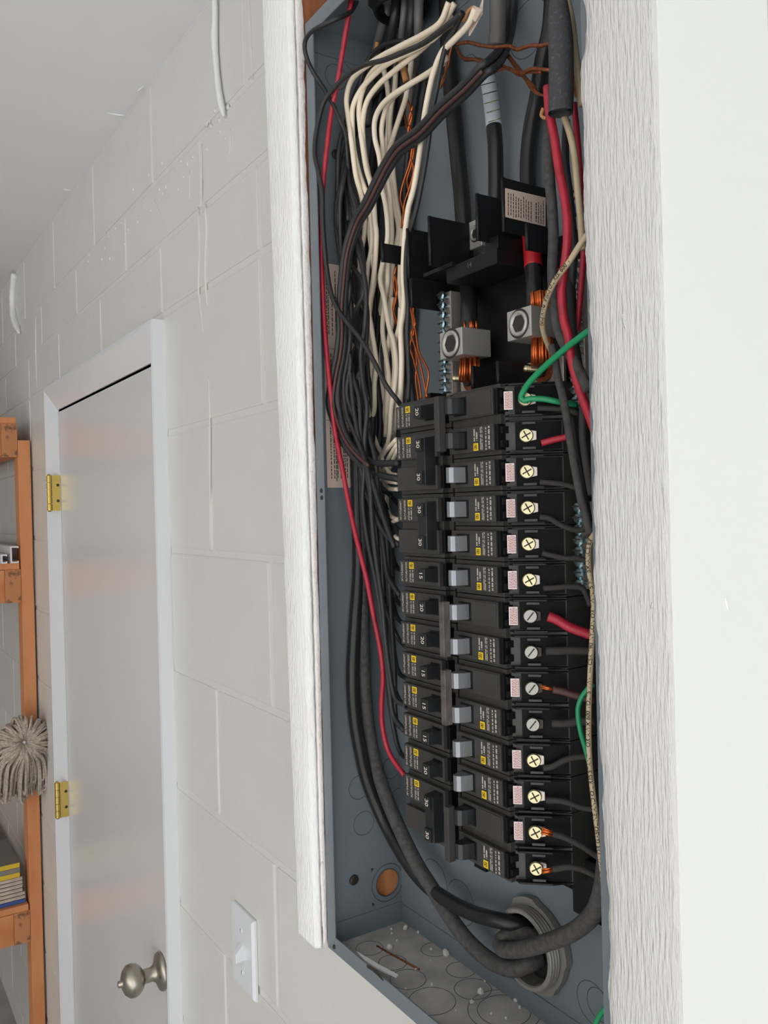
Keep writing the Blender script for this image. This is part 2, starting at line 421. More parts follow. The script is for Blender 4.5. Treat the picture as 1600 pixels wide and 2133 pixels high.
MB().rings(secs).build('front_board', 'rough_white', rp, smooth=True)
MB().box(-0.3435, -0.2985, 0.3849, YW-0.0005, 0.9, ZCEIL-0.001).build('stud', 'raw_wood', rp)
MB().hexa([Vector(((-0.2955-0.0042*(z-ZC))+dx, y, z)) for z in (0.9, ZCEIL-0.001) for dx, y in ((-0.003, 0.3762), (0.0005, 0.3762), (0.0005, YW-0.0006), (-0.003, YW-0.0006))]).build('outer_face', 'smooth_white', rp)
def chip(pts, r, m='rough_white'):
    q = spline([P(x, y, 0.3742) for x, y in pts], 4)
    MB().tube(q, [r*math.sin(math.pi*(i+.6)/(len(q)+.2)) for i in range(len(q))], 6).build('paint_chip', m, rp, smooth=True)
for pts, r in [([(1318, 290), (1322, 312), (1324, 330), (1313, 352)], 0.0007), ([(1352, 252), (1357, 275), (1360, 300)], 0.0006), ([(1262, 268), (1263, 300), (1264, 335)], 0.0006),
               ([(1298, 330), (1302, 345), (1306, 357)], 0.0006), ([(1333, 1240), (1336, 1252), (1339, 1265)], 0.0010), ([(1361, 1252), (1359, 1262), (1356, 1270)], 0.0009),
               ([(1296, 650), (1301, 670), (1306, 690)], 0.0012), ([(1276, 1150), (1277, 1180), (1279, 1215)], 0.0008), ([(1335, 870), (1340, 890), (1338, 910)], 0.0010),
               ([(1305, 400), (1306, 430), (1308, 450)], 0.0007), ([(1290, 1640), (1292, 1680), (1290, 1720)], 0.0006), ([(1330, 1800), (1331, 1840), (1334, 1870)], 0.0006)]:
    chip(pts, r)
q = [PX(x, y, -0.2945) for x, y in ((1511, 1243), (1514, 1260), (1519, 1275))]
MB().tube(spline(q, 4), [0.0003, 0.0006, 0.0008, 0.0008, 0.0008, 0.0008, 0.0007, 0.0005, 0.0003], 6).build('paint_chip', 'smooth_white', rp, smooth=True)
# beige patches of torn joint compound on the post edge
for pts, r in [([(1230, 490), (1231, 515), (1232, 540), (1231, 568)], 0.0022), ([(1240, 320), (1241, 300), (1239, 285)], 0.0015)]:
    q = spline([P(x, y, 0.3825) for x, y in pts], 5)
    MB().tube(q, [r*(0.6+0.4*abs(wobble(v.z, 12))) for v in q], 8).build('torn_edge', 'torn_paper', rp, smooth=True)

# ---------------------------------------------------------------- switch plate on the block wall
pc = P(514, 1978, YW)
sw = thing('switch_plate', (pc.x, YW, pc.z-0.057), 'white plastic wall switch plate painted over, low on the block wall beside the panel', 'switch')
MB().rings([[Vector((pc.x-a, y, pc.z-b)), Vector((pc.x+a, y, pc.z-b)), Vector((pc.x+a, y, pc.z+b)), Vector((pc.x-a, y, pc.z+b))] for a, b, y in
            [(0.0385, 0.057, YW-0.0005), (0.0385, 0.057, YW-0.004), (0.0345, 0.053, YW-0.0075), (0.001, 0.001, YW-0.0078)]]).build('plate', 'trim_white', sw)
MB().hexa([Vector((pc.x+a*0.005, y, pc.z+b)) for y, b0, b1 in [(YW-0.007, -0.012, 0.012), (YW-0.019, -0.013, -0.001)] for a, b in [(-1, b0), (1, b0), (1, b1), (-1, b1)]]).build('toggle', 'trim_white', sw, bevel=0.001)
for dz in (-0.03, 0.03):
    MB().lathe((pc.x, YW-0.0076, pc.z+dz), (0, -1, 0), [(0.0034, 0), (0.003, 0.0012), (0.0001, 0.0014)], 12).build('plate_screw', 'trim_white', sw)
    MB().box(pc.x-0.0004, pc.x+0.0004, YW-0.0092, YW-0.0088, pc.z+dz-0.0025, pc.z+dz+0.0025).build('screw_slot', 'slot_dark', sw)

# ================================================================== PANEL BOX
BX0, BX1 = -0.709, -0.345
BACK = 0.470
box = thing('panel_box', ((BX0+BX1)/2, 0.43, ZBOT), 'grey steel electrical panel box with its cover off, set between two white posts', 'electrical panel')
T = 0.0014
MB().box(BX0, BX1, BACK, BACK+T, ZBOT, ZTOP).build('back_panel', 'box_grey', box)
# left side panel with an open knockout hole
hole = PX(807, 1838, BX0+T)
HR = 0.0135
def side_with_hole():
    bm = bmesh.new(); mb = MB()
    y0, y1 = YB, BACK; n = 28
    circ = [(hole.y+HR*math.cos(2*math.pi*k/n), hole.z+HR*math.sin(2*math.pi*k/n)) for k in range(n)]
    s = 0.0185
    sq = []
    for k in range(n):
        a = 2*math.pi*k/n; c, si = math.cos(a), math.sin(a); m = max(abs(c), abs(si))
        sq.append((hole.y+s*c/m, hole.z+s*si/m))
    for x in (BX0, BX0+T):
        vs = [(x, y, z) for y, z in circ]+[(x, y, z) for y, z in sq]
        mb.add(vs, [(k, (k+1)%n, n+(k+1)%n, n+k) for k in range(n)])
        ya, yb, za, zb = hole.y-s, hole.y+s, hole.z-s, hole.z+s
        for (a, b, c, d) in [(y0, ya, ZBOT, ZTOP), (yb, y1, ZBOT, ZTOP), (ya, yb, ZBOT, za), (ya, yb, zb, ZTOP)]:
            mb.quad((x, a, c), (x, b, c), (x, b, d), (x, a, d))
    mb.add([(BX0, y, z) for y, z in circ]+[(BX0+T, y, z) for y, z in circ], [(k, (k+1)%n, n+(k+1)%n, n+k) for k in range(n)])
    return mb
side_with_hole().build('side_panel', 'box_grey', box, fix=False)
MB().lathe((BX0-0.0004, hole.y, hole.z), (-1, 0, 0), [(0.0001, 0), (0.016, 0), (0.016, 0.0004), (0.0001, 0.0004)], 28).build('wood_behind_knockout', 'plug_wood', box)
MB().box(BX1-T, BX1, YB, BACK, ZBOT, ZTOP).build('side_panel', 'box_grey', box)
MB().box(BX0, BX1, YB, BACK, ZBOT-T, ZBOT).build('end_panel', 'box_floor_dust', box)
MB().box(BX0, BX1, YB, BACK, ZTOP, ZTOP+T).build('end_panel', 'box_grey', box)
FL = 0.0145
MB().box(BX0, BX0+FL, YB-T, YB, ZBOT-T, ZTOP+T).build('flange', 'box_grey', box, bevel=0.0004)
MB().box(BX1-FL, BX1, YB-T, YB, ZBOT-T, ZTOP+T).build('flange', 'box_grey', box, bevel=0.0004)
MB().box(BX0+FL+0.0003, BX1-FL-0.0003, YB-T, YB, ZBOT-T, ZBOT+0.0135).build('flange', 'box_grey', box, bevel=0.0004)
MB().box(BX0+FL+0.0003, BX1-FL-0.0003, YB-T, YB, ZTOP-0.0135, ZTOP+T).build('flange', 'box_grey', box, bevel=0.0004)
# fold-over tabs of the end panels on the side and back
MB().box(BX0+T, BX0+T+0.001, YB+0.002, BACK, ZBOT, ZBOT+0.020).build('tab', 'box_grey', box)
MB().box(BX0+T, BX0+T+0.001, YB+0.002, BACK, ZTOP-0.024, ZTOP).build('tab', 'box_grey', box)
MB().box(BX0+T+0.001, BX1-T, BACK-0.001, BACK, ZBOT, ZBOT+0.018).build('tab', 'box_grey', box)
MB().box(BX0+T+0.001, BX1-T, BACK-0.001, BACK, ZTOP-0.024, ZTOP).build('tab', 'box_grey', box)
def ring(c, ax, r, w=0.0006, name='knockout', m='ring_line', a0=0, a1=360):
    c = Vector(c); a = Vector(ax); ref = Vector((0, 0, 1)) if abs(a.z) < 0.9 else Vector((1, 0, 0)); u = a.cross(ref).normalized(); v = a.cross(u)
    n = max(6, int(abs(a1-a0)/11))
    q = [c+(u*math.cos(math.radians(a0+(a1-a0)*i/n))+v*math.sin(math.radians(a0+(a1-a0)*i/n)))*r for i in range(n+1)]
    MB().tube(q, w, 5, caps=False).build(name, m, box, smooth=True)
X_ = BX0+T
for px, py, r in [(758, 1715, 0.0115), (748, 1640, 0.0115), (832, 1665, 0.0115), (815, 1600, 0.0105), (735, 120, 0.012), (700, 160, 0.012)]:
    ring(PX(px, py, X_), (1, 0, 0), r, 0.00035)
ring(hole+Vector((0.0003, 0, 0)), (1, 0, 0), 0.0185, 0.00035); ring(hole+Vector((0.0003, 0, 0)), (1, 0, 0), HR, 0.0005)
for px, py, r in [(905, 1978, 0.0125), (770, 1975, 0.013), (818, 2005, 0.013), (850, 2040, 0.016), (900, 2085, 0.02), (960, 2020, 0.013), (1050, 2105, 0.022), (1050, 2105, 0.03), (985, 2060, 0.016)]:
    ring(PZ(px, py, ZBOT), (0, 0, 1), r, 0.0003)
for px, py, r in [(905, 1835, 0.02), (960, 1880, 0.02), (1248, 2093, 0.012), (975, 145, 0.012), (1100, 60, 0.022), (1235, 2090, 0.016)]:
    ring(P(px, py, BACK), (0, 1, 0), r, 0.00035)
for px, py in [(700, 322), (737, 1833)]:
    c = PX(px, py, X_); s_ = MB().lathe(c, (1, 0, 0), [(0.0052, 0), (0.0048, 0.0012), (0.003, 0.0020), (0.0001, 0.0022)], 16).build('mounting_screw', 'screw_dark', box)
    for a in (math.pi/4, -math.pi/4):
        d = Vector((0, math.cos(a), math.sin(a)))*0.0028; e = Vector((0, -math.sin(a), math.cos(a)))*0.0006; x = Vector((0.0022, 0, 0))
        MB().quad(c+x-d-e, c+x+d-e, c+x+d+e, c+x-d+e).build('cross_slot', 'slot_dark', s_)
for px, py in [(670, 1022), (671, 1037), (697, 1972)]:
    MB().lathe(P(px, py, YB-T), (0, -1, 0), [(0.0022, 0), (0.0018, 0.0012), (0.0001, 0.0015)], 10).build('rivet', 'screw_dark', box)
# ragged hole in the bottom flange
fz = [P(*q, YB-T-0.0002) for q in [(763, 2010), (772, 2012), (785, 2022), (792, 2030), (800, 2043), (796, 2042), (786, 2032), (775, 2022), (765, 2016)]]
MB().add(fz, [tuple(range(len(fz)))]).build('flange_hole', 'slot_dark', box)

# paper labels on the inside of the left side panel
def side_label(name, pA, pB, lines, label):
    a, b = PX(*pA, X_), PX(*pB, X_)
    x = X_+0.0003
    y0, y1, z0, z1 = min(a.y, b.y), max(a.y, b.y), min(a.z, b.z), max(a.z, b.z)
    e = thing(name, ((x), (y0+y1)/2, z0), label, 'label')
    MB().box(X_+0.0001, x, y0, y1, z0, z1).build('paper', 'paper', e)
    mb = MB(); rr = random.Random(len(label))
    for (ya, za, zb) in lines:
        y = y0+(y1-y0)*ya; z = z0+(z1-z0)*zb; end = z0+(z1-z0)*za
        while z > end:
            l = rr.uniform(0.0012, 0.005)
            mb.quad((x+0.0001, y, max(end, z-l)), (x+0.0001, y+0.0010, max(end, z-l)), (x+0.0001, y+0.0010, z), (x+0.0001, y, z))
            z -= l+rr.uniform(0.0006, 0.0012)
    mb.build('print', 'paper_ink', e, fix=False)
    ml = MB()
    for zf in (0.30, 0.62):
        ml.quad((x+0.0001, y0, z0+(z1-z0)*zf), (x+0.0001, y1, z0+(z1-z0)*zf), (x+0.0001, y1, z0+(z1-z0)*zf+0.0004), (x+0.0001, y0, z0+(z1-z0)*zf+0.0004))
    ml.build('rule', 'paper_ink', e, fix=False)
    return e
ln1 = [(0.08+0.075*i, (0.66, 0.34, 0.03)[i % 3 if i < 3 else (i*7) % 3], (0.97, 0.60, 0.28)[i % 3 if i < 3 else (i*7) % 3]) for i in range(12)]
ln1 += [(0.1+0.08*i, 0.04, 0.27) for i in range(10)]+[(0.12+0.09*i, 0.68, 0.9) for i in range(9)]
side_label('wiring_label', (682, 1016), (752, 560), ln1, 'long cream paper wiring label printed in black inside the left wall of the panel box')

# debris on the box floor
pebbles = [(855, 1917, 3), (815, 1937, 2.4), (843, 1935, 5), (872, 1943, 3), (816, 1945, 2), (811, 1975, 5), (918, 1970, 5), (930, 1988, 7), (898, 1979, 3), (897, 2002, 1.6), (987, 2010, 4), (1011, 2027, 3), (1001, 2068, 6.5), (983, 2089, 4), (1076, 2086, 5), (1083, 2100, 3.4), (827, 1960, 1.8), (866, 2020, 2), (900, 2052, 3), (1054, 2122, 3), (845, 2060, 2.2), (1010, 1985+60, 2.4), (950, 2105, 2), (1023, 2112, 2.4)]
for i, (px, py, s) in enumerate(pebbles):
    c = PZ(px, py, ZBOT); r = s*depth(c)/FPX*1.25
    rr = random.Random(i)
    o = MB().lathe(c, (rr.uniform(-.4, .4), rr.uniform(-.4, .4), 1), [(0.0001, 0), (r*rr.uniform(.7, 1), 0.0), (r*rr.uniform(.7, 1.1), r*0.7), (r*0.5, r*rr.uniform(1, 1.5)), (0.0001, r*1.4)], 6).build('paint_crumb', 'crumb')
    tag(o, 'small white crumb of plaster lying on the dusty bottom of the panel box', 'crumb', 'plaster crumbs on the box floor')
q = [PZ(x, y, ZBOT+0.001) for x, y in [(785, 1970), (808, 1983), (835, 1998), (873, 2019)]]
tag(MB().tube(spline(q, 4), 0.0009, 7).build('copper_offcut', 'copper_old', smooth=True), 'thin bare copper offcut lying on the dusty bottom of the panel box', 'wire')
q = [PZ(x, y, ZBOT+0.0105) for x, y in [(741, 1980), (770, 1997), (792, 2010), (830, 2030), (826, 2034), (786, 2016), (760, 2000)]]
sl = MB(); n = len(q); sl.add(q+[v-Vector((0, 0, 0.0015)) for v in q], [tuple(range(n)), tuple(range(2*n-1, n-1, -1))]+[(i, (i+1) % n, n+(i+1) % n, n+i) for i in range(n)])
tag(sl.build('paint_sliver', 'smooth_white'), 'long thin sliver of white paint resting along the lower front lip of the box', 'debris')

# ================================================================== PANEL INTERIOR
bus = thing('panel_interior', (-0.515, 0.462, ZC-0.29), 'black plastic interior base with main lugs and barriers behind the breakers', 'panel interior')
MB().box(-0.603, -0.412, 0.458, 0.4695, ZC-0.292, ZC+0.20).build('base', 'breaker_dark', bus, bevel=0.001)
MB().box(-0.520, -0.506, 0.415, 0.458, ZC-0.285, ZC+0.085).build('centre_rail', 'breaker_dark', bus)
for s, xo in ((-1, -0.600),):
    MB().box(xo-0.003, xo+0.003, 0.440, 0.458, ZC-0.29, ZC+0.10).build('side_rail', 'black_plastic', bus)
fb = P(1192, 1835, 0.44)
MB().box(fb.x, fb.x+0.03, 0.44, 0.458, fb.z-0.022, fb.z+0.02).build('foot_block', 'black_plastic', bus, bevel=0.0008)
# right-facing barrier plates: (front-top px, front-bottom px, X, back Y)
def plate(name, top, bot, X, pxb, m='black_plastic', th=0.002, parent=bus, lip=True):
    a, b = PX(*top, X), PX(*bot, X); y0 = (a.y+b.y)/2; yb = PX(pxb, (top[1]+bot[1])/2, X).y
    mb = MB().box(X-th, X, y0, yb, b.z, a.z); o = mb.build(name, m, parent, bevel=0.0004)
    if lip: MB().tube([(X-th/2, y0, b.z), (X-th/2, y0, a.z)], 0.0016, 8).build('barrier_edge', m, o, smooth=True)
    return o
plate('barrier', (897, 450), (897, 553), -0.548, 979)
plate('barrier', (853, 476), (851, 578), -0.585, 930)
plate('barrier', (859, 580), (859, 640), -0.582, 948)
plate('barrier', (996, 403), (997, 500), -0.490, 1088)
pd = plate('barrier', (1050, 370), (1051, 482), -0.462, 1139)
plate('barrier', (1100, 466), (1100, 520), -0.443, 1142)
plate('barrier', (1040, 752), (1040, 812), -0.462, 1112)
plate('barrier', (987, 762), (987, 818), -0.500, 1040)
# horizontal bracket with moulded ledge
a = P(930, 590, 0.419); b = P(1035, 510, 0.419)
zt, zb = P(932, 558, 0.419).z, a.z
br = MB().box(a.x, b.x, 0.419, 0.462, zb, zt).build('bracket', 'black_plastic', bus, bevel=0.0008)
MB().box(-0.5705, a.x+0.012, 0.416, 0.44, zt-0.001, zt+0.002).build('bracket_ledge', 'black_plastic', br)
MB().box(b.x-0.016, b.x-0.001, 0.421, 0.462, zt, zt+0.010).build('bracket_step', 'black_plastic', br, bevel=0.0006)
text_mb('14', 0.006, (a.x+0.03, 0.4187, (zt+zb)/2+0.001), (1, 0, 0), (0, 0, 1)).build('moulded_number', 'tie_grey', br, fix=False)
# rating label on the barrier
X = -0.4618
yA = PX(1052, 395, X).y
q = [PX(1052, 392, X), PX(1136, 412, X), PX(1136, 472, X), PX(1052, 452, X)]
rl = MB().add([v for v in q]+[v+Vector((0.0004, 0, 0)) for v in q], [(4, 5, 6, 7), (0, 3, 2, 1), (0, 1, 5, 4), (1, 2, 6, 5), (2, 3, 7, 6), (3, 0, 4, 7)]).build('rating_label', 'paper', pd)
rr = random.Random(3); mb = MB()
for i in range(15):
    u = 0.06+0.062*i
    if i == 10: continue
    A = q[0].lerp(q[1], u)+Vector((0.0005, 0, 0)); B = q[3].lerp(q[2], u)+Vector((0.0005, 0, 0)); w = Vector((0, 0.0011, 0)) if i == 11 else Vector((0, 0.0008, 0))
    t = rr.uniform(0.1, 0.3)
    while t < 0.9:
        l = rr.uniform(0.05, 0.14); p0, p1 = A.lerp(B, t), A.lerp(B, min(.95, t+l)); mb.quad(p0, p0+w, p1+w, p1); t += l+0.025
mb.build('print', 'paper_ink', rl, fix=False)
rl.children[0]['kind'] = 'stuff'
# wire clip on the left
cl = plate('wire_clip', (798, 506), (799, 545), -0.612, 840)
# main lugs
def lug(px0, px1, pyt, pyb, y0, depthY, name_px):
    a, b = P(px0, pyb, y0), P(px1, pyt, y0)
    zt = P(px0, pyt+8, y0).z; zb = P(px0, pyb, y0).z
    o = MB().box(a.x, b.x, y0, y0+depthY, zb, zt).build('main_lug', 'aluminium', bus, bevel=0.0008)
    c = Vector(((a.x+b.x)/2, y0, (zt+zb)/2)); r = (b.x-a.x)*0.40
    MB().lathe(c, (0, -1, 0), [(r*1.05, 0.0001), (r*1.0, 0.0003), (r*0.98, 0.0003), (r*0.9, 0.0002)], 28).build('screw_gap', 'screw_dark', o)
    MB().lathe(c, (0, -1, 0), [(r*0.9, 0), (r*0.88, 0.0014), (r*0.72, 0.0016), (r*0.62, 0.0004), (r*0.6, 0.0003)], 28).build('lug_screw', 'aluminium', o, smooth=True)
    MB().lathe(c, (0, -1, 0), [(0.0001, 0.0004), (r*0.58, 0.0006), (r*0.64, 0.0005)], 6).build('hex_socket_shade', 'screw_dark', o)  # dark hexagon on the surface stands in for the shaded socket
    return c, zt, zb
c1, zt1, zb1 = lug(917, 962, 686, 750, 0.420, 0.030, 1)
c2, zt2, zb2 = lug(1057, 1106, 642, 712, 0.420, 0.024, 2)
c3, zt3, zb3 = lug(978, 1003, 455, 522, 0.452, 0.015, 3)
def strands(cx, cy, z0, z1, r, n, name='strands', flare=1.0):
    g = MB()
    rr = random.Random(int(cx*1e4))
    for i in range(n):
        a = rr.uniform(0, 6.28); d = r*math.sqrt(rr.random())
        x, y = cx+d*math.cos(a), cy+d*math.sin(a); e = flare
        g.tube([(x, y, z0), (cx+(x-cx)*e+rr.uniform(-.0006, .0006), cy+(y-cy)*e, z1)], 0.00105, 6)
    o = g.build(name, 'copper_new', bus, smooth=True); o['kind'] = 'stuff'; return o
strands(c1.x+0.004, 0.437, zt1, zt1+0.007, 0.0065, 26); strands(c1.x+0.003, 0.437, zb1, zb1-0.019, 0.0075, 34, flare=1.15)
strands(c2.x+0.008, 0.434, zt2, zt2+0.012, 0.0065, 26); strands(c2.x+0.008, 0.435, zb2, zb2-0.019, 0.0075, 34, flare=1.1)
# bus tabs with studs
for (px, py, X0, w) in ((965, 790, -0.560, 0.03), (1115, 770, -0.478, 0.04)):
    c = P(px, py, 0.437)
    MB().box(c.x-w/2, c.x+w/2, 0.446, 0.449, c.z-0.020, c.z+0.008).build('bus_tab', 'bus_silver', bus, bevel=0.0005)
    st = MB().lathe((c.x, 0.446, c.z), (0, -1, 0), [(0.0095, 0), (0.0095, 0.002), (0.0045, 0.0022)], 20).build('washer', 'copper_old', bus)
    MB().lathe((c.x, 0.444, c.z), (0, -1, 0), [(0.0058, 0), (0.0058, 0.004), (0.003, 0.0042)], 6).build('nut', 'screw_dark', st)
    prof = []
    for k in range(9): prof += [(0.0027, 0.004+k*0.0016), (0.0021, 0.0048+k*0.0016)]
    MB().lathe((c.x, 0.444, c.z), (0, -1, 0), prof+[(0.0001, 0.0186)], 14).build('stud', 'screw_brass', st)
# neutral bars with rows of screws
def nbar(name, X0, X1, Y0, Y1, z0, z1, n, label, skip=()):
    e = thing(name, ((X0+X1)/2, (Y0+Y1)/2, z0), label, 'terminal bar')
    MB().box(X0, X1, Y0, Y1, z0, z1).build('bar', 'bus_silver', e, bevel=0.0006)
    for i in range(n):
        z = z0+(z1-z0)*(i+.5)/n; x = (X0+X1)/2
        if i in skip: continue
        s = share('nscrew', lambda: MB().lathe((0, Y0-e.location.y, 0), (0, -1, 0), [(0.0022, 0), (0.0022, 0.004), (0.0039, 0.0045), (0.0041, 0.0066), (0.003, 0.0078), (0.0001, 0.0080)], 14), 'bar_screw', 'screw_zinc', e, None, smooth=False)
        s.location = Vector((x, Y0-0.004, z-0.004)) - wloc(e)
        t = share('nslot', lambda: MB().box(-0.0033, 0.0033, -0.0002, 0.0002, -0.0005, 0.0005), 'screw_slot', 'slot_dark', s, None)
        t.location = Vector((0, -0.0046, 0.0041))
    return e
zA, zB = P(920, 832, 0.45).z, P(920, 622, 0.45).z
nbar('neutral_bar', -0.5745, -0.5650, 0.440, 0.453, zA, zB, 11, 'silver neutral bar with a column of screws beside the left main lug')
zA, zB = P(1210, 1225, 0.44).z, P(1210, 1045, 0.44).z
nbar('neutral_bar', -0.4205, -0.4125, 0.438, 0.450, zA, zB, 8, 'silver terminal bar with screws at the right of the breakers, half hidden by the post')
zA, zB = P(1210, 850, 0.44).z, P(1210, 540, 0.44).z
nbar('neutral_bar', -0.4205, -0.4125, 0.438, 0.450, zA, zB, 13, 'silver terminal bar with screws behind the red wires at the upper right')
for px, py, m, lb in ((1196, 441, 'blue_screw', 'blue headed screw in the back of the panel beside the thick red wire'), (1194, 405, 'screw_silver', 'silver screw with a clamp in the back of the panel beside the tan wire')):
    c = P(px, py, 0.452); e = thing('ground_screw', c, lb, 'screw')
    MB().lathe(c, (0, -1, 0), [(0.003, -0.018), (0.003, 0), (0.0052, 0.0005), (0.0052, 0.003), (0.004, 0.004), (0.0001, 0.0042)], 16).build('head', m, e)
    MB().box(c.x-0.0045, c.x+0.0045, c.y-0.0046, c.y-0.0040, c.z-0.0006, c.z+0.0006).build('screw_slot', 'slot_dark', e)

# ================================================================== BREAKERS
PITCH_Z = 0.0254
ZS0 = ZC+0.0735
FY = 0.391
SL = Vector((0.68, 0.735, 0)).normalized()           # direction of the sloping terminal face
SN = Vector((-0.735*-1, -0.68, 0)).normalized()      # its outward normal (towards +X,-Y)
def pmarks(cols, seed):
    rr = random.Random(seed); mb = MB(); y = -0.0002
    for x0, x1, za, zb in cols:
        nl = 2 if x1-x0 > 0.0024 else 1
        w = (x1-x0)/nl
        for k in range(nl):
            z = za+rr.uniform(0, 0.001); a = x0+k*w; b = a+w*(0.62 if nl == 2 else 0.8)
            while z < zb:
                l = min(rr.uniform(0.0003, 0.0008), zb-z); e = rr.uniform(0, 0.25)*w
                mb.quad((a+e, y, z), (b, y, z), (b-e*0.5, y, z+l), (a, y, z+l))
                z += l+rr.choice((0.00022, 0.00022, 0.00025, 0.0010))
    return mb
def logo(e, key, x0, x1, z0, z1, off):
    o = share(('lg', key), lambda: MB().box(x0, x1, -0.0003, 0, z0, z1), 'logo', 'logo_yellow', e, off)
    w, h = x1-x0, z1-z0
    share(('lg2', key), lambda: MB().quad((-w*.30, -0.0004, h*.2), (w*.30, -0.0004, h*.2), (w*.30, -0.0004, h*.8), (-w*.30, -0.0004, h*.8)), 'logo_mark', 'print_black', o, None, fix=False)
    share(('lg3', key), lambda: MB().quad((-w*.20, -0.0005, h*.28), (w*.20, -0.0005, h*.28), (w*.20, -0.0005, h*.72), (-w*.20, -0.0005, h*.72)), 'logo_mark', 'logo_yellow', o, None, fix=False)
    share(('lg4', key), lambda: MB().quad((-w*.12, -0.0006, h*.38), (w*.12, -0.0006, h*.38), (w*.12, -0.0006, h*.62), (-w*.12, -0.0006, h*.62)), 'logo_mark', 'print_black', o, None, fix=False)
    return o
def left_breaker(slot, rating, poles, label):
    zc = ZS0-PITCH_Z*(slot+(poles-1)/2)
    e = thing('circuit_breaker', (-0.551, FY, zc), label, 'circuit breaker', 'circuit breakers in the panel')
    def X(x): return x+0.551
    hh = PITCH_Z*poles/2
    share(('LB', poles), lambda: MB().prism([(X(-0.5800), 0.0045), (X(-0.5235), 0.0045), (X(-0.5235), 0.010), (X(-0.518), 0.010), (X(-0.518), 0.066), (X(-0.600), 0.066), (X(-0.600), 0.035), (X(-0.5795), 0.012)], -hh+0.0003, hh-0.0003), 'body', 'breaker_black', e, None, bevel=0.0004)
    for p in range(poles):
        dz = PITCH_Z*((poles-1)/2-p); off = (0, 0, dz)
        share(('LF',), lambda: MB().box(X(-0.5797), X(-0.5246), 0, 0.0046, -0.0094, 0.0094), 'face', 'breaker_black', e, off, bevel=0.0006)
        share(('LE',), lambda: MB().box(X(-0.5246), X(-0.5206), 0.0035, 0.0105, -0.0090, 0.0090), 'end_step', 'breaker_dark', e, off, bevel=0.0004)
        share(('LS',), lambda: MB().box(X(-0.5385), X(-0.5268), -0.0002, 0.0005, -0.0062, 0.0066), 'slot', 'breaker_dark', e, off)  # dark raised plate stands in for the shaded recess round the handle
        if poles == 1 or p == 0:
            share(('LP',), lambda: pmarks([(X(-0.5768), X(-0.5742), -0.0085, 0.0078), (X(-0.5708), X(-0.5680), -0.0085, 0.008), (X(-0.5650), X(-0.5622), -0.0084, 0.002), (X(-0.5612), X(-0.5592), -0.0086, 0.002)], 5), 'label_print', 'print_white', e, off, fix=False)['kind'] = 'stuff'
            logo(e, 'L', X(-0.5652), X(-0.5590), 0.0030, 0.0082, off)
    if poles == 1:
        h = share(('LH',), lambda: MB().hexa([Vector(v) for v in [(X(-0.5390), 0.001, -0.0052), (X(-0.5272), 0.001, -0.0052), (X(-0.5272), 0.001, 0.0052), (X(-0.5390), 0.001, 0.0052), (X(-0.5382), -0.0115, -0.0048), (X(-0.5290), -0.0115, -0.0048), (X(-0.5290), -0.0115, 0.0048), (X(-0.5382), -0.0115, 0.0048)]]), 'handle', 'handle_black', e, None, bevel=0.0004)
        share(('LHh',), lambda: MB().lathe((0, 0, 0), (0, 0, 1), [(0.0015, 0), (0.0012, 0.0002), (0.0001, 0.0002)], 10), 'handle_hole', 'print_black', h, None).location = (-0.0005, -0.001, 0.0101)
        share(('T', rating), lambda: text_mb(rating, 0.0060, (0, 0, 0), (0, 0, -1), (1, 0, 0)), 'rating_number', 'print_white', h, None, fix=False).location = (0.0003, -0.0066, 0.0025)
    else:
        h = share(('LH2',), lambda: MB().hexa([Vector(v) for v in [(X(-0.5395), 0.001, -0.0185), (X(-0.5265), 0.001, -0.0185), (X(-0.5265), 0.001, 0.0185), (X(-0.5395), 0.001, 0.0185), (X(-0.5390), -0.009, -0.0178), (X(-0.5278), -0.009, -0.0178), (X(-0.5278), -0.009, 0.0178), (X(-0.5390), -0.009, 0.0178)]]), 'handle', 'handle_black', e, None, bevel=0.0004)
        for s in (1, -1):
            t = share(('LHc',), lambda: MB().box(-0.005, 0.003, -0.0022, 0.001, -0.005, 0.005), 'handle_cap', 'handle_black', h, None, bevel=0.0004)
            t.location = Vector((-0.0006, -0.0055, 0.0185+s*0.0127-0.005))
            share(('T', rating, 2), lambda: text_mb(rating, 0.0060, (0, 0, 0), (0, 0, -1), (1, 0, 0)), 'rating_number', 'print_white', t, None, fix=False).location = (0.0003, -0.00195, 0.0025)
    return e
lefts = [(0, '20', 1, 'black single breaker marked 20 at the top of the left column'),
         (1, '30', 2, 'black double breaker marked 30, upper of two stacked doubles in the left column'),
         (3, '30', 2, 'black double breaker marked 30, lower of two stacked doubles in the left column'),
         (5, '15', 1, 'black single breaker marked 15 just under the stacked double breakers on the left'),
         (6, '20', 1, 'upper of two neighbouring black breakers marked 20 in the left column middle'),
         (7, '20', 1, 'lower of two neighbouring black breakers marked 20 in the left column middle'),
         (8, '15', 1, 'top one of three black breakers marked 15 in a row, left column'),
         (9, '15', 1, 'middle one of three black breakers marked 15 in a row, left column'),
         (10, '15', 1, 'bottom one of three black breakers marked 15 in a row, left column'),
         (11, '20', 1, 'black single breaker marked 20 just above the lowest double breaker on the left'),
         (12, '30', 2, 'lowest black double breaker marked 30 at the bottom of the left column')]
for a_ in lefts: left_breaker(*a_)

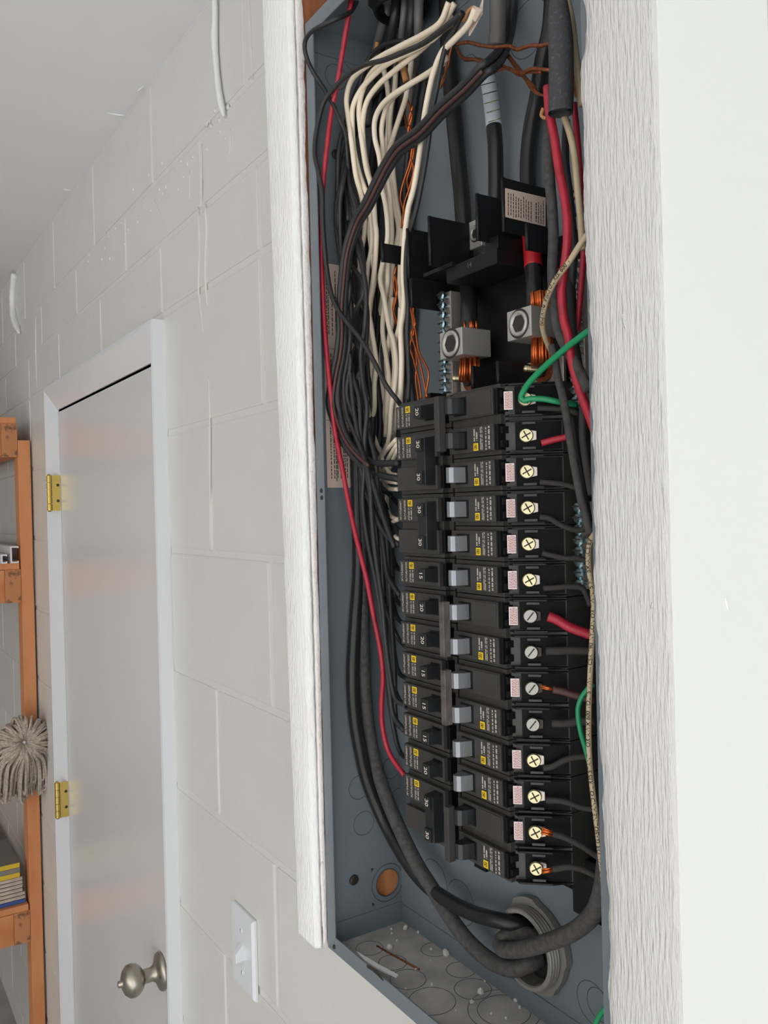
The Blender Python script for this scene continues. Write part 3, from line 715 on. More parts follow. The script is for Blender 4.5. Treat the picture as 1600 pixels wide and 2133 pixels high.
XS, YS = -0.4530, 0.398
def right_breaker(slot, poles, label, screw, style):
    zc = ZS0-PITCH_Z*(slot+(poles-1)/2)
    OX = -0.47
    e = thing('circuit_breaker', (OX, FY, zc), label, 'circuit breaker', 'circuit breakers in the panel')
    def X(x): return x-OX
    hh = PITCH_Z*poles/2
    bx, by = X(XS)+SL.x*0.040, (YS-FY)+0.001+SL.y*0.040
    share(('RB', poles), lambda: MB().prism([(X(-0.5085), 0.0045), (X(-0.4538), 0.0045), (X(-0.4538), 0.0085), (X(XS), 0.0085), (bx, by), (bx, 0.066), (X(-0.512), 0.066), (X(-0.512), 0.010), (X(-0.5085), 0.010)], -hh+0.0003, hh-0.0003), 'body', 'breaker_black', e, None, bevel=0.0003)
    for p in range(poles):
        dz = PITCH_Z*((poles-1)/2-p); off = (0, 0, dz)
        share(('RF',), lambda: MB().box(X(-0.5080), X(-0.4570), 0, 0.0046, -0.0094, 0.0094), 'face', 'breaker_black', e, off, bevel=0.0006)
        share(('RE',), lambda: MB().box(X(-0.4570), X(-0.4535), 0.0014, 0.0085, -0.0092, 0.0092), 'end_step', 'breaker_dark', e, off, bevel=0.0004)
        share(('RE2',), lambda: MB().box(X(-0.4540), X(-0.4515), 0.0035, 0.010, -0.0075, -0.0025).box(X(-0.4540), X(-0.4515), 0.0035, 0.010, 0.0025, 0.0075), 'latch', 'black_plastic', e, off, bevel=0.0003)
        share(('RS',), lambda: MB().box(X(-0.5015), X(-0.4865), -0.0002, 0.0005, -0.0068, 0.0068), 'slot', 'breaker_dark', e, off)  # dark plate on the face, shade of the handle recess put in its colour
        # terminal pocket: dark slope plate with fins at both sides
        o0 = Vector((X(XS), YS-FY+0.001, 0))
        share(('RP',), lambda: MB().hexa([o0+SL*a+SN*n_+Vector((0, 0, z)) for n_ in (0, 0.0006) for a, z in ((0.007, -0.0098), (0.039, -0.0098), (0.039, 0.0098), (0.007, 0.0098))]), 'terminal_plate', 'pocket_black', e, off)
        for s in (-1, 1):
            share(('RFin', s), lambda: MB().hexa([o0+SL*a+SN*n_+Vector((0, 0, s*0.0110+z)) for z in (-0.0007, 0.0007) for a, n_ in ((0.0, 0), (0.040, 0), (0.026, 0.005), (0.003, 0.005))]), 'terminal_fin', 'black_plastic', e, off, bevel=0.0003)
            share(('RTab', s), lambda: MB().hexa([o0+SL*a+SN*n_+Vector((0, 0, s*0.0088+z)) for n_ in (0.001, 0.0042) for a, z in ((0.012, -0.0008), (0.021, -0.0008), (0.021, 0.0008), (0.012, 0.0008))]), 'fin_tab', 'breaker_black', e, off)
        if not (poles == 2 and p == 1):
            st = share(('RSt',), lambda: MB().hexa([o0+SL*a+SN*n_+Vector((0, 0, z)) for n_ in (0.0022, 0.0030) for a, z in ((-0.0005, -0.0066), (0.0058, -0.0066), (0.0058, 0.0064), (-0.0005, 0.0064))]), 'sticker', 'sticker', e, off, bevel=0.0003)
            def pr():
                mb = MB(); rr = random.Random(11)
                for k in range(5):
                    z = -0.0058
                    while z < 0.005:
                        l = rr.uniform(0.0008, 0.002); a = 0.0005+k*0.00105; o1 = o0+SN*0.0031
                        mb.quad(o1+SL*a+Vector((0, 0, z)), o1+SL*(a+0.0005)+Vector((0, 0, z)), o1+SL*(a+0.0005)+Vector((0, 0, z+l)), o1+SL*a+Vector((0, 0, z+l))); z += l+0.0004
                for v in mb.v: v -= CACHE[('RSt',)][1]
                return mb
            share(('RStP',), pr, 'sticker_print', 'sticker_red', st, None, fix=False)['kind'] = 'stuff'
        # terminal screw
        m = 'screw_brass' if screw == 'brass' else 'screw_silver'
        sc = share(('RSc', screw), lambda: MB().lathe(o0+SL*0.0145+SN*0.0035, SN, [(0.0030, -0.003), (0.0030, 0), (0.0048, 0.0003), (0.0050, 0.0016), (0.0044, 0.0026), (0.0001, 0.0028)], 20), 'terminal_screw', m, e, off, smooth=False)
        def slotm():
            c = o0+SL*0.0145+SN*0.0064; mb = MB()
            ang = (0.5, 0.5+math.pi/2) if screw == 'brass' else (0.9,)
            for a in ang:
                d = (SL*math.cos(a)+Vector((0, 0, 1))*math.sin(a)); f = (SL*-math.sin(a)+Vector((0, 0, 1))*math.cos(a))*0.00045
                mb.quad(c-d*0.0036-f, c+d*0.0036-f, c+d*0.0036+f, c-d*0.0036+f)
            for v in mb.v: v -= CACHE[('RSc', screw)][1]
            return mb
        share(('RSl', screw), slotm, 'screw_slot', 'slot_dark', sc, None, fix=False)
        share(('RCl', screw), lambda: MB().hexa([o0+SL*a+SN*n_+Vector((0, 0, z)) for n_ in (0.001, 0.0038) for a, z in ((0.0165, -0.0040), (0.0218, -0.0030), (0.0218, 0.0030), (0.0165, 0.0040))]), 'terminal_clamp', 'bus_silver' if screw == 'brass' else 'screw_dark', e, off, bevel=0.0004)
        if poles == 1 or p == 1:
            share(('RPr',), lambda: pmarks([(X(-0.4785), X(-0.4766), -0.002, 0.0084), (X(-0.4758), X(-0.4738), -0.002, 0.0050), (X(-0.4712), X(-0.4680), -0.0084, 0.0084), (X(-0.4655), X(-0.4638), -0.0086, 0.0076), (X(-0.4622), X(-0.4600), -0.0086, 0.0088)], 9), 'label_print', 'print_white', e, off, fix=False)['kind'] = 'stuff'
            logo(e, 'R', X(-0.4788), X(-0.4738), -0.0084, -0.0030, off)
        elif poles == 2:
            share(('RPan',), lambda: MB().box(X(-0.4840), X(-0.4580), -0.0008, 0.0005, -0.0085, 0.0085), 'blank_panel', 'breaker_black', e, off, bevel=0.0004)
        # curved glossy handle
        prof = [(-0.5015, 0.001), (-0.4995, -0.0105), (-0.4965, -0.0125), (-0.4935, -0.0118), (-0.4915, -0.0095), (-0.4900, -0.005), (-0.4888, 0.001)]
        share(('RH', style), lambda: MB().prism([(X(x), y) for x, y in prof], -0.0058, 0.0058), 'handle', 'handle_sheen' if style != 'dark' else 'handle_black', e, off, bevel=0.0005)
    if poles == 2:
        share(('RT', style), lambda: MB().box(X(-0.5030), X(-0.4975), -0.0175, -0.0110, -0.0205, 0.0205), 'handle_tie', 'tie_grey' if style != 'dark' else 'breaker_black', e, None, bevel=0.0006)
    return e
rights = [(0, 2, 'black double breaker with tie bar and green wire at the top right', 'brass', 'dark'),
          (2, 1, 'first black single breaker below the top double in the right column', 'brass', 'g'),
          (3, 1, 'second black single breaker from the top of the right column', 'brass', 'g'),
          (4, 1, 'third black single breaker from the top of the right column', 'brass', 'g'),
          (5, 1, 'fourth black single breaker of the right column, just above the red-wired double', 'brass', 'g'),
          (6, 2, 'black double breaker with grey tie bar and a red wire at its screw', 'silver', 'tie'),
          (8, 2, 'black double breaker with grey tie bar and a frayed brown-stained wire', 'silver', 'tie'),
          (10, 1, 'black single breaker just below the two grey-tied doubles in the right column', 'brass', 'g2'),
          (11, 1, 'black single breaker just above the lowest double in the right column', 'brass', 'g2'),
          (12, 2, 'lowest black double breaker of the right column with bare copper wire ends', 'brass', 'dark')]
for a_ in rights: right_breaker(*a_)

# ================================================================== WIRES
def trace(pts, Y=None):
    """pixel path with depths -> world points; missing depths are interpolated"""
    n = len(pts); ys = [p[2] if len(p) > 2 else None for p in pts]
    known = [i for i in range(n) if ys[i] is not None]
    if not known: ys = [Y]*n
    else:
        for i in range(n):
            if ys[i] is None:
                lo = [k for k in known if k < i]; hi = [k for k in known if k > i]
                if lo and hi: t = (i-lo[-1])/(hi[0]-lo[-1]); ys[i] = ys[lo[-1]]*(1-t)+ys[hi[0]]*t
                else: ys[i] = ys[lo[-1]] if lo else ys[hi[0]]
    return [(p[0], p[1], y) for p, y in zip(pts, ys)]
def path(pts, Y, r, step=6, clamp=True):
    out = []
    for x, y, d in trace(pts, Y):
        p = P(x, y, d)
        if clamp and d > YB and p.x < BX0+0.003+r:
            dr = ray(x, y); p = CAM+dr*((BX0+0.003+r)/dr.x)
        out.append(p)
    return spline(out, step)
def rad(pts, Y, rpx):
    t = trace(pts, Y); m = t[len(t)//2]; return rpx*depth(P(*m))/FPX
def wire(name, pts, rpx, m, label, Y=None, group=None, cat='wire', n=8, step=6):
    r = rad(pts, Y, rpx); q = path(pts, Y, r, step)
    o = MB().tube(q, r, n).build(name, m, smooth=True)
    tag(o, label, cat, group)
    return o, q, r
def wire_text(parent, q, r, s, size, i0, i1=None):
    """print along a wire (reading along q) on the side that faces the room"""
    vs, fs = text_geo(s, size)
    L = [0]
    for a, b in zip(q, q[1:]): L.append(L[-1]+(b-a).length)
    xm = min(v.x for v in vs); mb = MB(); out = []
    face = Vector((0.45, -0.9, 0)).normalized()
    for v in vs:
        s_ = min(max(L[i0]+(v.x-xm), 0), L[-1]-1e-6)
        k = max(j for j in range(len(L)-1) if L[j] <= s_)
        t = (s_-L[k])/(L[k+1]-L[k]); c = q[k].lerp(q[k+1], t); d = (q[k+1]-q[k]).normalized()
        nrm = (face-d*face.dot(d)).normalized(); side = nrm.cross(d)
        a = v.y/r
        out.append(c+(nrm*math.cos(a)+side*math.sin(a))*(r*1.02+0.00008))
    mb.add(out, fs); return mb.build('wire_print', 'print_black', parent, fix=False)
G_W, G_B, G_C = 'white neutral wires in the left gutter', 'black wires in the left gutter', 'bare copper ground wires'
LW = 'cream white neutral wire hanging in the bundle left of the black barriers'
# --- white neutrals
whites = [
 [(935,5,.412),(917,47),(882,72),(837,95),(790,120),(750,148),(730,172),(722,205,.408),(725,240),(733,300),(741,362,.412),(752,405),(760,450),(758,495),(748,545),(744,600,.44),(748,675),(744,740),(746,790),(756,855),(770,890),(795,946,.455)],
 [(947,7,.416),(925,45),(900,67),(850,100),(800,130),(775,150),(757,185),(748,225,.414),(750,262),(755,300),(763,350,.418),(773,385),(778,415),(781,462),(784,490),(781,550),(775,600),(768,645),(773,682),(780,725),(784,762),(780,800),(780,850),(774,880),(772,940,.45)],
 [(940,30,.42),(915,70),(880,95),(812,130),(775,160),(750,190),(736,220,.411),(734,250),(736,300),(742,335,.416),(752,372),(766,410),(772,450),(775,487),(773,525),(766,560),(764,610),(770,660),(776,700),(774,760),(770,820),(772,870,.45)],
 [(945,45,.424),(907,75),(875,105),(825,145),(790,175),(765,210),(756,250,.417),(756,287),(760,325),(767,362,.42),(774,392),(776,430),(770,480),(776,530),(780,580),(772,630),(768,690),(776,740),(770,800),(762,850,.45)],
 [(930,120,.415),(900,147),(860,172),(820,197),(795,220),(781,250),(781,287),(790,325),(794,362),(796,392),(803,425),(807,462),(807,500),(797,550),(792,582),(800,620),(805,650),(812,687),(820,712),(826,760),(822,810,.445),(815,850),(812,900),(805,940)],
 [(925,130,.422),(890,155),(850,178),(812,210),(800,240),(795,270),(797,300),(800,337),(807,375),(812,410),(815,450),(816,500),(808,550),(807,590),(800,640),(797,690),(804,740),(810,790),(806,850),(803,910,.455)],
 [(857,120,.445),(855,145),(850,175),(845,205),(832,245),(820,282),(810,315),(810,350),(816,390),(822,430),(830,470),(828,500),(818,550),(815,600),(812,650),(815,700),(822,750),(820,800),(813,850,.455),(815,900)],
 [(796,130,.45),(807,180),(810,225),(808,275),(803,330),(805,380),(812,430),(814,480),(812,520),(803,560),(800,600),(792,650),(790,700),(787,740),(793,790),(802,840),(806,900,.46)],
 [(825,140,.45),(822,190),(815,225),(812,275),(817,325),(820,370),(825,412),(832,455),(836,487),(834,550),(833,600),(836,640),(833,690),(828,740),(832,790),(826,850,.455)],
 [(835,640,.445),(832,680),(822,720),(824,770),(830,820),(824,870),(818,920,.455)],
 [(816,620,.45),(818,660),(812,700),(805,750),(808,800),(802,860),(806,900,.46)],
 [(748,560,.43),(742,620),(746,690),(742,760),(744,800),(752,850),(762,880,.44)],
]
ords = {0: 'first', 2: 'second', 1: 'third', 3: 'fourth', 4: 'fifth', 5: 'sixth', 7: 'seventh', 6: 'eighth', 8: 'ninth'}
for i, w in enumerate(whites):
    lab = '%s cream wire from the left in the upper white neutral bundle' % ords[i] if i in ords else LW
    wire('white_wire', w, 5.6, 'wire_white', lab, group=G_W)
o_, q_, r_ = wire('white_wire', [(990,18,.405),(975,52),(942,87),(922,107),(907,140),(897,175),(885,237),(875,312),(867,365),(860,400),(850,437),(844,487),(841,537),(840,575),(842,612),(840,650),(835,687),(837,750),(835,812,.425),(833,850)], 6.2, 'wire_white', 'foremost cream white wire running down beside a black one past the black barriers')
# neutral tails curling into the left breakers
G_T = 'white wire tails curling into the left breakers'
for w in [[(818,900,.45),(800,940),(788,962),(793,985)], [(826,915,.425),(806,937),(793,957),(790,975,.45)], [(828,925,.425),(812,950),(802,972),(796,990,.45)], [(830,935,.425),(818,960),(808,985),(803,995,.45)],
          [(795,946,.44),(800,965),(812,985),(826,990,.43)], [(772,940,.45),(785,985),(800,1000),(827,1005,.43)], [(796,990,.45),(800,1005),(810,1017),(828,1019,.43)],
          [(808,1015,.45),(806,1050),(812,1072),(828,1083,.43)], [(806,1020,.455),(802,1060),(803,1086),(814,1088),(829,1081,.43)], [(804,1060,.455),(806,1092),(816,1110),(830,1123,.43)]]:
    wire('white_wire', w, 4.6, 'wire_white', 'short cream wire tail bending under the double breakers at the left edge', group=G_T)
# --- black wires
LB = 'thin black wire in the dense bundle along the left wall of the panel box'
tops = [(782, 100), (800, 95), (815, 100), (832, 92), (850, 98), (790, 110), (842, 110)]
targets = [(833, 1110, .43), (835, 1135, .43), (832, 1238, .43), (838, 1262, .44), (840, 1300, .44), (842, 1345, .44), (843, 1412, .44), (843, 1470, .43), (841, 1520, .43), (846, 1580, .44), (830, 1055, .44), (836, 1190, .44)]
rb = random.Random(21)
for i, (tx, ty, tY) in enumerate(targets):
    s = tops[i % len(tops)]
    f = (i*0.618) % 1.0; g = (i*0.381+0.2) % 1.0
    y0 = 0.402+0.03*g
    pts = [(s[0], s[1], .455), (s[0]-15-15*f, 150, .462), (775-20*f, 215, .455), (735-12*f, 290, .44), (712+16*f, 380, y0), (700+45*f, 450+rb.uniform(-15, 15), y0), (712+34*g, 530, y0+.004), (722+40*f, 600, y0+.004),
           (716+46*g, 680, y0+.004), (724+36*f, 750, y0+.004), (722+44*g, 820, y0+.004), (735+36*f, 880, y0+.006), (748+30*g, 940, y0+.01), (752+34*f, 1000, y0+.012)]
    n_ = max(1, int((ty-1050)/95))
    for k in range(1, n_+1):
        t = k/(n_+1); pts.append((770+30*f+(800-770)*t, 1000+(ty-25-1000)*t, y0+.014+.01*t))
    pts += [(tx-16, ty-22, tY+.004), (tx+6, ty+4, tY)]
    wire('black_wire', pts, 5.0, 'wire_black', LB, group=G_B, step=4)
for w in [[(760,150,.445),(742,190,.43),(722,250,.415),(706,310,.407),(703,400),(700,450),(704,500),(712,560),(716,620),(722,700),(730,780),(738,860),(752,930),(775,1000),(800,1080),(822,1140)],
          [(775,140,.45),(752,190,.435),(735,250,.425),(718,320,.415),(716,395),(728,440),(738,470),(752,510),(758,560),(756,600),(765,650),(762,720),(750,790),(760,870),(782,960),(790,1060),(800,1150),(808,1200),(833,1240)],
          [(722,300,.42),(726,400),(735,480,.41),(746,520),(757,565),(763,615),(760,680),(752,740),(757,800),(765,850),(760,920),(765,990),(778,1060),(800,1110),(832,1135)],
          [(716,330,.413),(708,450,.406),(714,560,.405),(722,640),(730,700),(722,760),(716,800),(722,860),(742,910),(757,950),(770,1000),(775,1080),(783,1160),(796,1250),(803,1330),(815,1420),(826,1458),(845,1470)],
          [(730,330,.42),(722,450),(726,580,.41),(731,650),(727,720),(735,780),(748,830),(752,900),(760,960),(756,1040),(765,1120),(785,1220),(800,1330),(812,1440),(820,1490),(842,1522)]]:
    wire('black_wire', w, 5.2, 'wire_black', LB, group=G_B)
wire('black_wire', [(747,-5,.41),(730,25,.40),(700,40,.385),(667,55,.376),(645,70,.374),(635,90,.374),(638,117,.376),(652,150,.384),(675,185,.392),(695,220,.396),(710,255,.40),(720,282),(724,330,.412),(730,420,.415),(726,520,.412)], 4.6, 'wire_black', 'black wire looping out over the upper left rim of the panel box')
wire('black_wire', [(962,27,.40),(937,50),(887,87),(850,105),(800,125),(755,137),(720,160,.395),(695,185),(675,212,.389),(665,245),(657,287,.384),(656,325,.383),(663,358,.384),(671,400,.386),(672,450),(675,500,.388),(680,555),(690,612,.392),(707,650),(732,682),(755,712,.40),(780,755),(800,795,.41),(815,818),(828,834,.418),(838,850,.43)], 5.0, 'wire_black', 'long black wire crossing diagonally in front of all others to the top left breaker')
wire('black_wire', [(965,25,.405),(942,70),(930,92),(920,130),(912,175),(900,237),(892,300),(883,358),(870,425),(860,462),(851,490),(846,537),(846,587),(850,637),(848,687),(850,737),(852,787,.42),(850,835)], 5.2, 'wire_black', 'black wire paired with the foremost white wire past the barriers')
wire('black_wire', [(845,85,.43),(812,89),(790,100),(770,120),(757,148),(748,190),(738,240),(728,300,.42),(722,380,.413),(726,460,.41)], 4.8, 'wire_black', 'black wire arching left just below the bundle entering from the top bushing')
# twin black and brown cable: two strands and the web between them
twA = [(1062,-20,.462),(1056,50,.458),(1042,100,.44),(1018,127,.412),(1000,140,.405),(962,180),(912,225),(870,270),(825,305),(800,342),(780,380),(760,422),(740,455),(727,490),(717,530),(712,575),(707,637),(707,687),(702,737),(692,787),(685,837,.398),(694,875),(711,916),(730,944),(756,972),(790,989),(832,998,.42)]
twB = [(1072,-20,.464),(1066,60,.46),(1050,115,.443),(1030,142,.416),(1010,155,.409),(972,195),(922,240),(880,284),(835,318),(810,354),(790,392),(770,432),(750,464),(737,498),(727,536),(722,580),(718,640),(719,690),(715,740),(706,790),(704,837,.40),(715,890),(734,927),(760,954),(790,965),(832,964,.42)]
twW = [(1005,148,.403),(967,188),(917,233),(875,278),(830,312),(805,348),(785,387),(765,427),(745,460),(732,494),(722,533),(717,577),(712,638),(713,688),(709,738),(699,788),(694,837,.3955),(704,882),(722,922),(745,950),(768,970)]
tw = thing('twin_cable', P(760, 700, .405), 'thick black twin cable with brown web sweeping down to the upper 30 breaker', 'cable')
for nm, pts, rp_, m in (('strand', twA, 7.2, 'wire_black'), ('strand', twB, 7.2, 'wire_black'), ('web', twW, 3.6, 'cable_brown')):
    r = rad(pts, None, rp_); MB().tube(path(pts, None, r), r, 10).build(nm, m, tw, smooth=True)
# red wire on the left
wire('red_wire', [(733,-5,.40),(717,87),(705,162),(692,225,.396),(682,300,.392),(674,375,.391),(671,430,.391),(670,520,.391),(672,600,.391),(676,680,.392),(682,750,.393),(688,810,.394),(697,890,.398),(706,940,.40),(715,985),(725,1040),(740,1110),(755,1170),(766,1215),(780,1290,.41),(793,1355),(798,1410),(795,1470),(798,1520),(812,1570),(842,1614,.425)], 5.2, 'wire_red', 'long red wire running the full height of the left gutter to the 20 breaker')
# dark conductors entering from the top bushing
for i, (x0, x1) in enumerate(((806, 784), (824, 812), (842, 834), (858, 854), (872, 872))):
    wire('black_cable', [(x0+2, -30, .437), (x0, 20, .436), ((x0+x1)/2, 60, .439), (x1, 105, .448), (x1-12, 160, .462), (x1-20, 260, .464)], 10 if i != 2 else 7.5, 'cable_greygloss' if i % 2 == 0 else 'wire_black', 'dark conductor in the black top bushing, %s of five' % ('leftmost', 'second from left', 'middle one', 'second from right', 'rightmost')[i], group='conductors in the top bushing', cat='cable')
# vertical black wires deep behind the whites
for i, x in enumerate((770, 786, 843, 857)):
    wire('black_wire', [(x+30, 160, .462), (x+12, 280), (x, 400), (x-2, 520), (x+4, 640), (x-4, 760), (x+6, 860), (x+4, 930)], 7, 'wire_black', 'black wire deep against the back of the box behind the white neutrals', group='black wires behind the neutrals')
# top bushing
c = P(835, -22, 0.437); bs = thing('conduit_bushing', c, 'round black conduit bushing with bundled conductors at the top of the box', 'bushing')
MB().lathe((c.x, c.y, ZTOP), (0, 0, -1), [(0.0210, 0), (0.0255, 0), (0.0265, 0.004), (0.0265, 0.010), (0.0250, 0.0145), (0.0230, 0.016), (0.0210, 0.0145)], 36, closed=True).build('ring', 'black_plastic', bs, smooth=True)
MB().lathe((c.x, c.y, ZTOP), (0, 0, -1), [(0.0305, 0.0005), (0.0305, 0.005), (0.0262, 0.0052), (0.0262, 0.0005)], 8, closed=True).build('locknut', 'screw_dark', bs)
# paper wrapping and torn sheath at upper right of the bundle
for pts, w in [([(985,12,.405),(978,30),(988,45),(1002,20)], 0), ([(1004,0,.41),(1002,30),(985,60),(976,75),(978,50),(990,40)], 0)]:
    q = [P(*t) for t in trace(pts)]
    n = len(q); mb = MB().add(q+[v+Vector((0.0008, 0.0008, 0)) for v in q], [tuple(range(n)), tuple(range(2*n-1, n-1, -1))]+[(i, (i+1) % n, n+(i+1) % n, n+i) for i in range(n)])
    tag(mb.build('sheath_scrap', 'paper'), 'torn flap of cream cable sheath at the top of the bundle' if len(pts) > 4 else 'small torn end of cream sheath beside the grey service cable', 'sheath')
wire('kraft_paper', [(836,125,.43),(842,150),(846,168)], 8, 'paper_wrap', 'strip of brown kraft paper between the white wires near the top', cat='paper', n=5)
wire('kraft_paper', [(786,88,.44),(784,100),(783,108)], 5, 'paper_wrap', 'tiny scrap of brown kraft paper left of the bushing conductors', cat='paper', n=5)
wire('kraft_paper', [(985,15,.408),(975,25),(968,40),(962,44)], 4, 'paper_wrap', 'crumpled brown kraft paper at the mouth of the wire bundle', cat='paper', n=5)
# --- bare copper grounds
LCu = 'thin bare copper ground wire among the left gutter wires'
for w in [[(948,55,.43),(946,80),(938,110),(934,135),(922,165),(917,185)], [(945,70,.435),(940,100),(930,135),(925,165),(919,182)],
          [(848,205,.45),(858,240),(850,275),(858,310),(852,345),(840,380),(834,412),(840,440),(836,475)], [(860,220,.45),(852,255),(862,290),(856,325),(862,355),(852,395),(842,425),(838,470)],
          [(843,240,.455),(850,270),(862,300),(858,340),(848,375),(852,410),(840,450)],
          [(865,617,.44),(861,650),(865,675),(857,695),(866,725),(876,762),(884,800),(890,828)], [(853,625,.44),(858,655),(866,690),(872,730),(884,755),(893,780),(886,830)], [(856,640,.445),(862,690),(854,720),(862,750),(872,790),(878,830)],
          [(825,555,.45),(820,590),(825,620),(820,650),(830,690),(838,730)], [(822,570,.45),(827,605),(819,640),(826,670),(834,710)], [(860,700,.45),(868,750),(866,790),(872,835)]]:
    wire('copper_wire', w, 2.2, 'copper_new' if w[0][1] > 200 else 'copper_old', LCu, group=G_C, n=6)
G_R = 'bare copper grounds crossing to the right'
wire('copper_wire', [(952,92,.43),(975,88),(1000,94),(1030,98),(1060,96),(1078,103),(1105,95),(1128,95),(1150,88,.42)], 4.0, 'copper_old', 'upper bare copper ground wire running across to the grey foam sleeve')
wire('copper_wire', [(950,98,.44),(964,120),(985,123),(1012,130),(1040,135),(1062,145),(1088,152),(1108,143),(1145,146,.42)], 3.6, 'copper_old', 'lower bare copper ground wire running across to the grey foam sleeve')
wire('copper_wire', [(955,105,.442),(968,124),(1000,124),(1018,138),(1030,148),(1060,142),(1080,156),(1100,150),(1128,150,.425)], 3.4, 'copper_old', 'bare copper wire twisted around the lower ground wire')
for k in range(5):
    wire('copper_wire', [(1040+3*k,103,.45),(1060+3*k,122+2*k),(1080+2*k,150),(1094+k,165,.44),(1104+2*k,182-k),(1120,196-k),(1138,198+k,.43)], 2.6, 'copper_old', 'frayed copper strand of the grey service cable reaching to the foam sleeve', group='service ground strands', n=6)
# --- service cables
def two(name, segs, label, rpx):
    e = None
    for nm, pts, m, k in segs:
        r = rad(pts, None, rpx*k); q = path(pts, None, r)
        if e is None: e = thing(name, q[-1], label, 'cable')
        MB().tube(q, r, 16).build(nm, m, e, smooth=True)
    return e
two('service_cable', [('insulation', [(930,-20,.461),(932,60),(936,130),(941,200),(948,270),(955,340),(961,400),(966,470),(970,540,.458),(975,600,.45),(977,640,.442),(976,692,.438)], 'cable_gloss', 1)], 'left black service cable dropping behind the barriers to the left lug', 17)
nt_ = two('service_cable', [('tape', [(1010,135,.452),(1018,170),(1024,215),(1029,262)], 'tape_white', 1.06), ('insulation', [(1028,258,.452),(1032,300),(1033,350),(1033,400),(1030,470,.458)], 'cable_gloss', 1)], 'service cable wrapped in white tape leading down to the neutral lug', 16)
for k in range(5):
    pts = [(1002+4*k, 178+19*k, .4435), (1016+4*k, 174+19*k, .438), (1032+3*k, 170+19*k, .4435)]
    MB().tube(path(pts, None, 0.0004), 0.0004, 5).build('tape_edge', 'tape_green' if k > 1 else 'wire_black', nt_, smooth=True)
two('service_cable', [('insulation', [(1152,-20,.461),(1146,60),(1130,130),(1120,200),(1108,260),(1101,320),(1100,380),(1103,450,.458),(1108,510,.448),(1111,560,.443),(1113,600,.438),(1114,642,.436)], 'cable_gloss', 1), ('tape', [(1106,488,.451),(1108,510,.448),(1110,535,.445),(1111,556,.4435)], 'tape_red', 1.12)], 'right black service cable with a band of red tape above the right lug', 17)
two('service_cable', [('sheath', [(1037,-12,.44),(1037,30),(1036,70),(1034,96)], 'cable_greygloss', 1)], 'grey sheathed cable entering at the top with frayed copper below', 17)
# --- right-hand gutter
def foam():
    pts = trace([(1163,-12,.400),(1164,20),(1167,70),(1169,125),(1169,190),(1168,236)])
    q = spline([P(*t) for t in pts], 6); n = len(q)
    R = [depth(v)/FPX*(14+12*min(1, i/(n*0.42))**0.7) for i, v in enumerate(q)]
    mb = MB().tube(q, R, 20, caps=False); mb.tube(q, [r*0.72 for r in R], 20, caps=False)
    o = mb.build('foam_sleeve', 'foam_grey', smooth=True); tag(o, 'grey foam pipe sleeve around the wires at the upper right of the panel', 'sleeve')
foam()
wire('red_wire', [(1140,180,.403),(1145,237),(1155,287),(1164,350),(1175,405),(1182,460),(1181,515),(1174,570),(1170,611),(1175,666),(1184,700),(1190,745),(1202,795),(1215,832),(1228,866),(1242,905,.402)], 9.5, 'wire_red', 'thick red wire running down from the foam sleeve along the right post')
wire('red_wire', [(1196,215,.43),(1204,300),(1212,420),(1216,520),(1212,580),(1207,640),(1202,690,.43)], 6.5, 'wire_red', 'thin red wire deep behind the thick red one at the right')
wire('red_wire', [(1165,560,.43),(1170,640),(1178,700),(1190,750),(1205,800)], 6.5, 'wire_red', 'second red wire beside the terminal bar above the green wire')
wire('tan_wire', [(1178,-10,.415),(1190,40),(1197,100),(1204,150),(1212,220)], 8, 'wire_tan', 'tan wire passing behind the foam sleeve at the top right corner')
wire('tan_wire', [(1170,225,.408),(1178,250),(1188,280),(1197,325),(1204,400),(1209,450),(1214,520)], 7.5, 'wire_tan', 'tan wire coming out of the foam sleeve beside the thick red wire')
o, q_, r_ = wire('tan_wire', [(1226,486,.392),(1211,506,.391),(1184,548,.391),(1156,586,.394),(1137,630,.402),(1130,674),(1137,707),(1150,735,.43)], 6.2, 'wire_tan', 'printed tan wire curving in a hook in front of the right main lug')
wire_text(o, q_[::-1], r_, '(UL) AWG 10 (UL) OIL RES. 600 V', 0.0042, 12)
wire('paper_wrap', [(1132,225,.41),(1128,240),(1136,246),(1146,240)], 4, 'paper_wrap', 'brown paper scrap at the left of the foam sleeve mouth', cat='paper', n=5)
wire('paper_wrap', [(1150,240,.406),(1158,242),(1168,241)], 5, 'paper_wrap', 'brown paper showing in the mouth of the foam sleeve', cat='paper', n=5)
wire('paper_wrap', [(1196,140,.415),(1199,165),(1196,190),(1203,200)], 5, 'paper_wrap', 'brown paper strip behind the foam sleeve beside the post', cat='paper', n=5)
two('black_cable', [('insulation', [(1162,120,.42),(1152,200,.418),(1143,290,.415),(1146,380),(1150,430),(1153,490),(1151,570),(1156,640),(1165,690),(1180,725),(1203,765),(1226,812,.402)], 'cable_dusty', 1)], 'dusty black cable running down beside the thick red wire to the right post', 11)
two('black_cable', [('insulation', [(1150,720,.41),(1158,760),(1163,790),(1175,837),(1187,909),(1199,980),(1211,1040),(1230,1112,.396)], 'cable_dusty', 1)], 'dusty black cable hanging in front of the right terminal screws', 8.5)
two('black_cable', [('insulation', [(1185,560,.43),(1190,640),(1196,700),(1206,760),(1214,830),(1214,905),(1222,970),(1233,1030,.40)], 'wire_black_matte', 1)], 'second dusty black cable close to the right post', 8)
two('black_cable', [('insulation', [(1180,250,.43),(1178,330),(1188,420),(1196,520),(1192,600),(1198,680,.43)], 'wire_black', 1)], 'black cable deep behind the tan and red wires at the right', 8)
two('black_cable', [('insulation', [(1190,870,.42),(1200,940),(1212,1000),(1222,1060),(1234,1130,.40)], 'wire_black_matte', 1)], 'third dusty black cable tucked behind the others at the right post', 8)
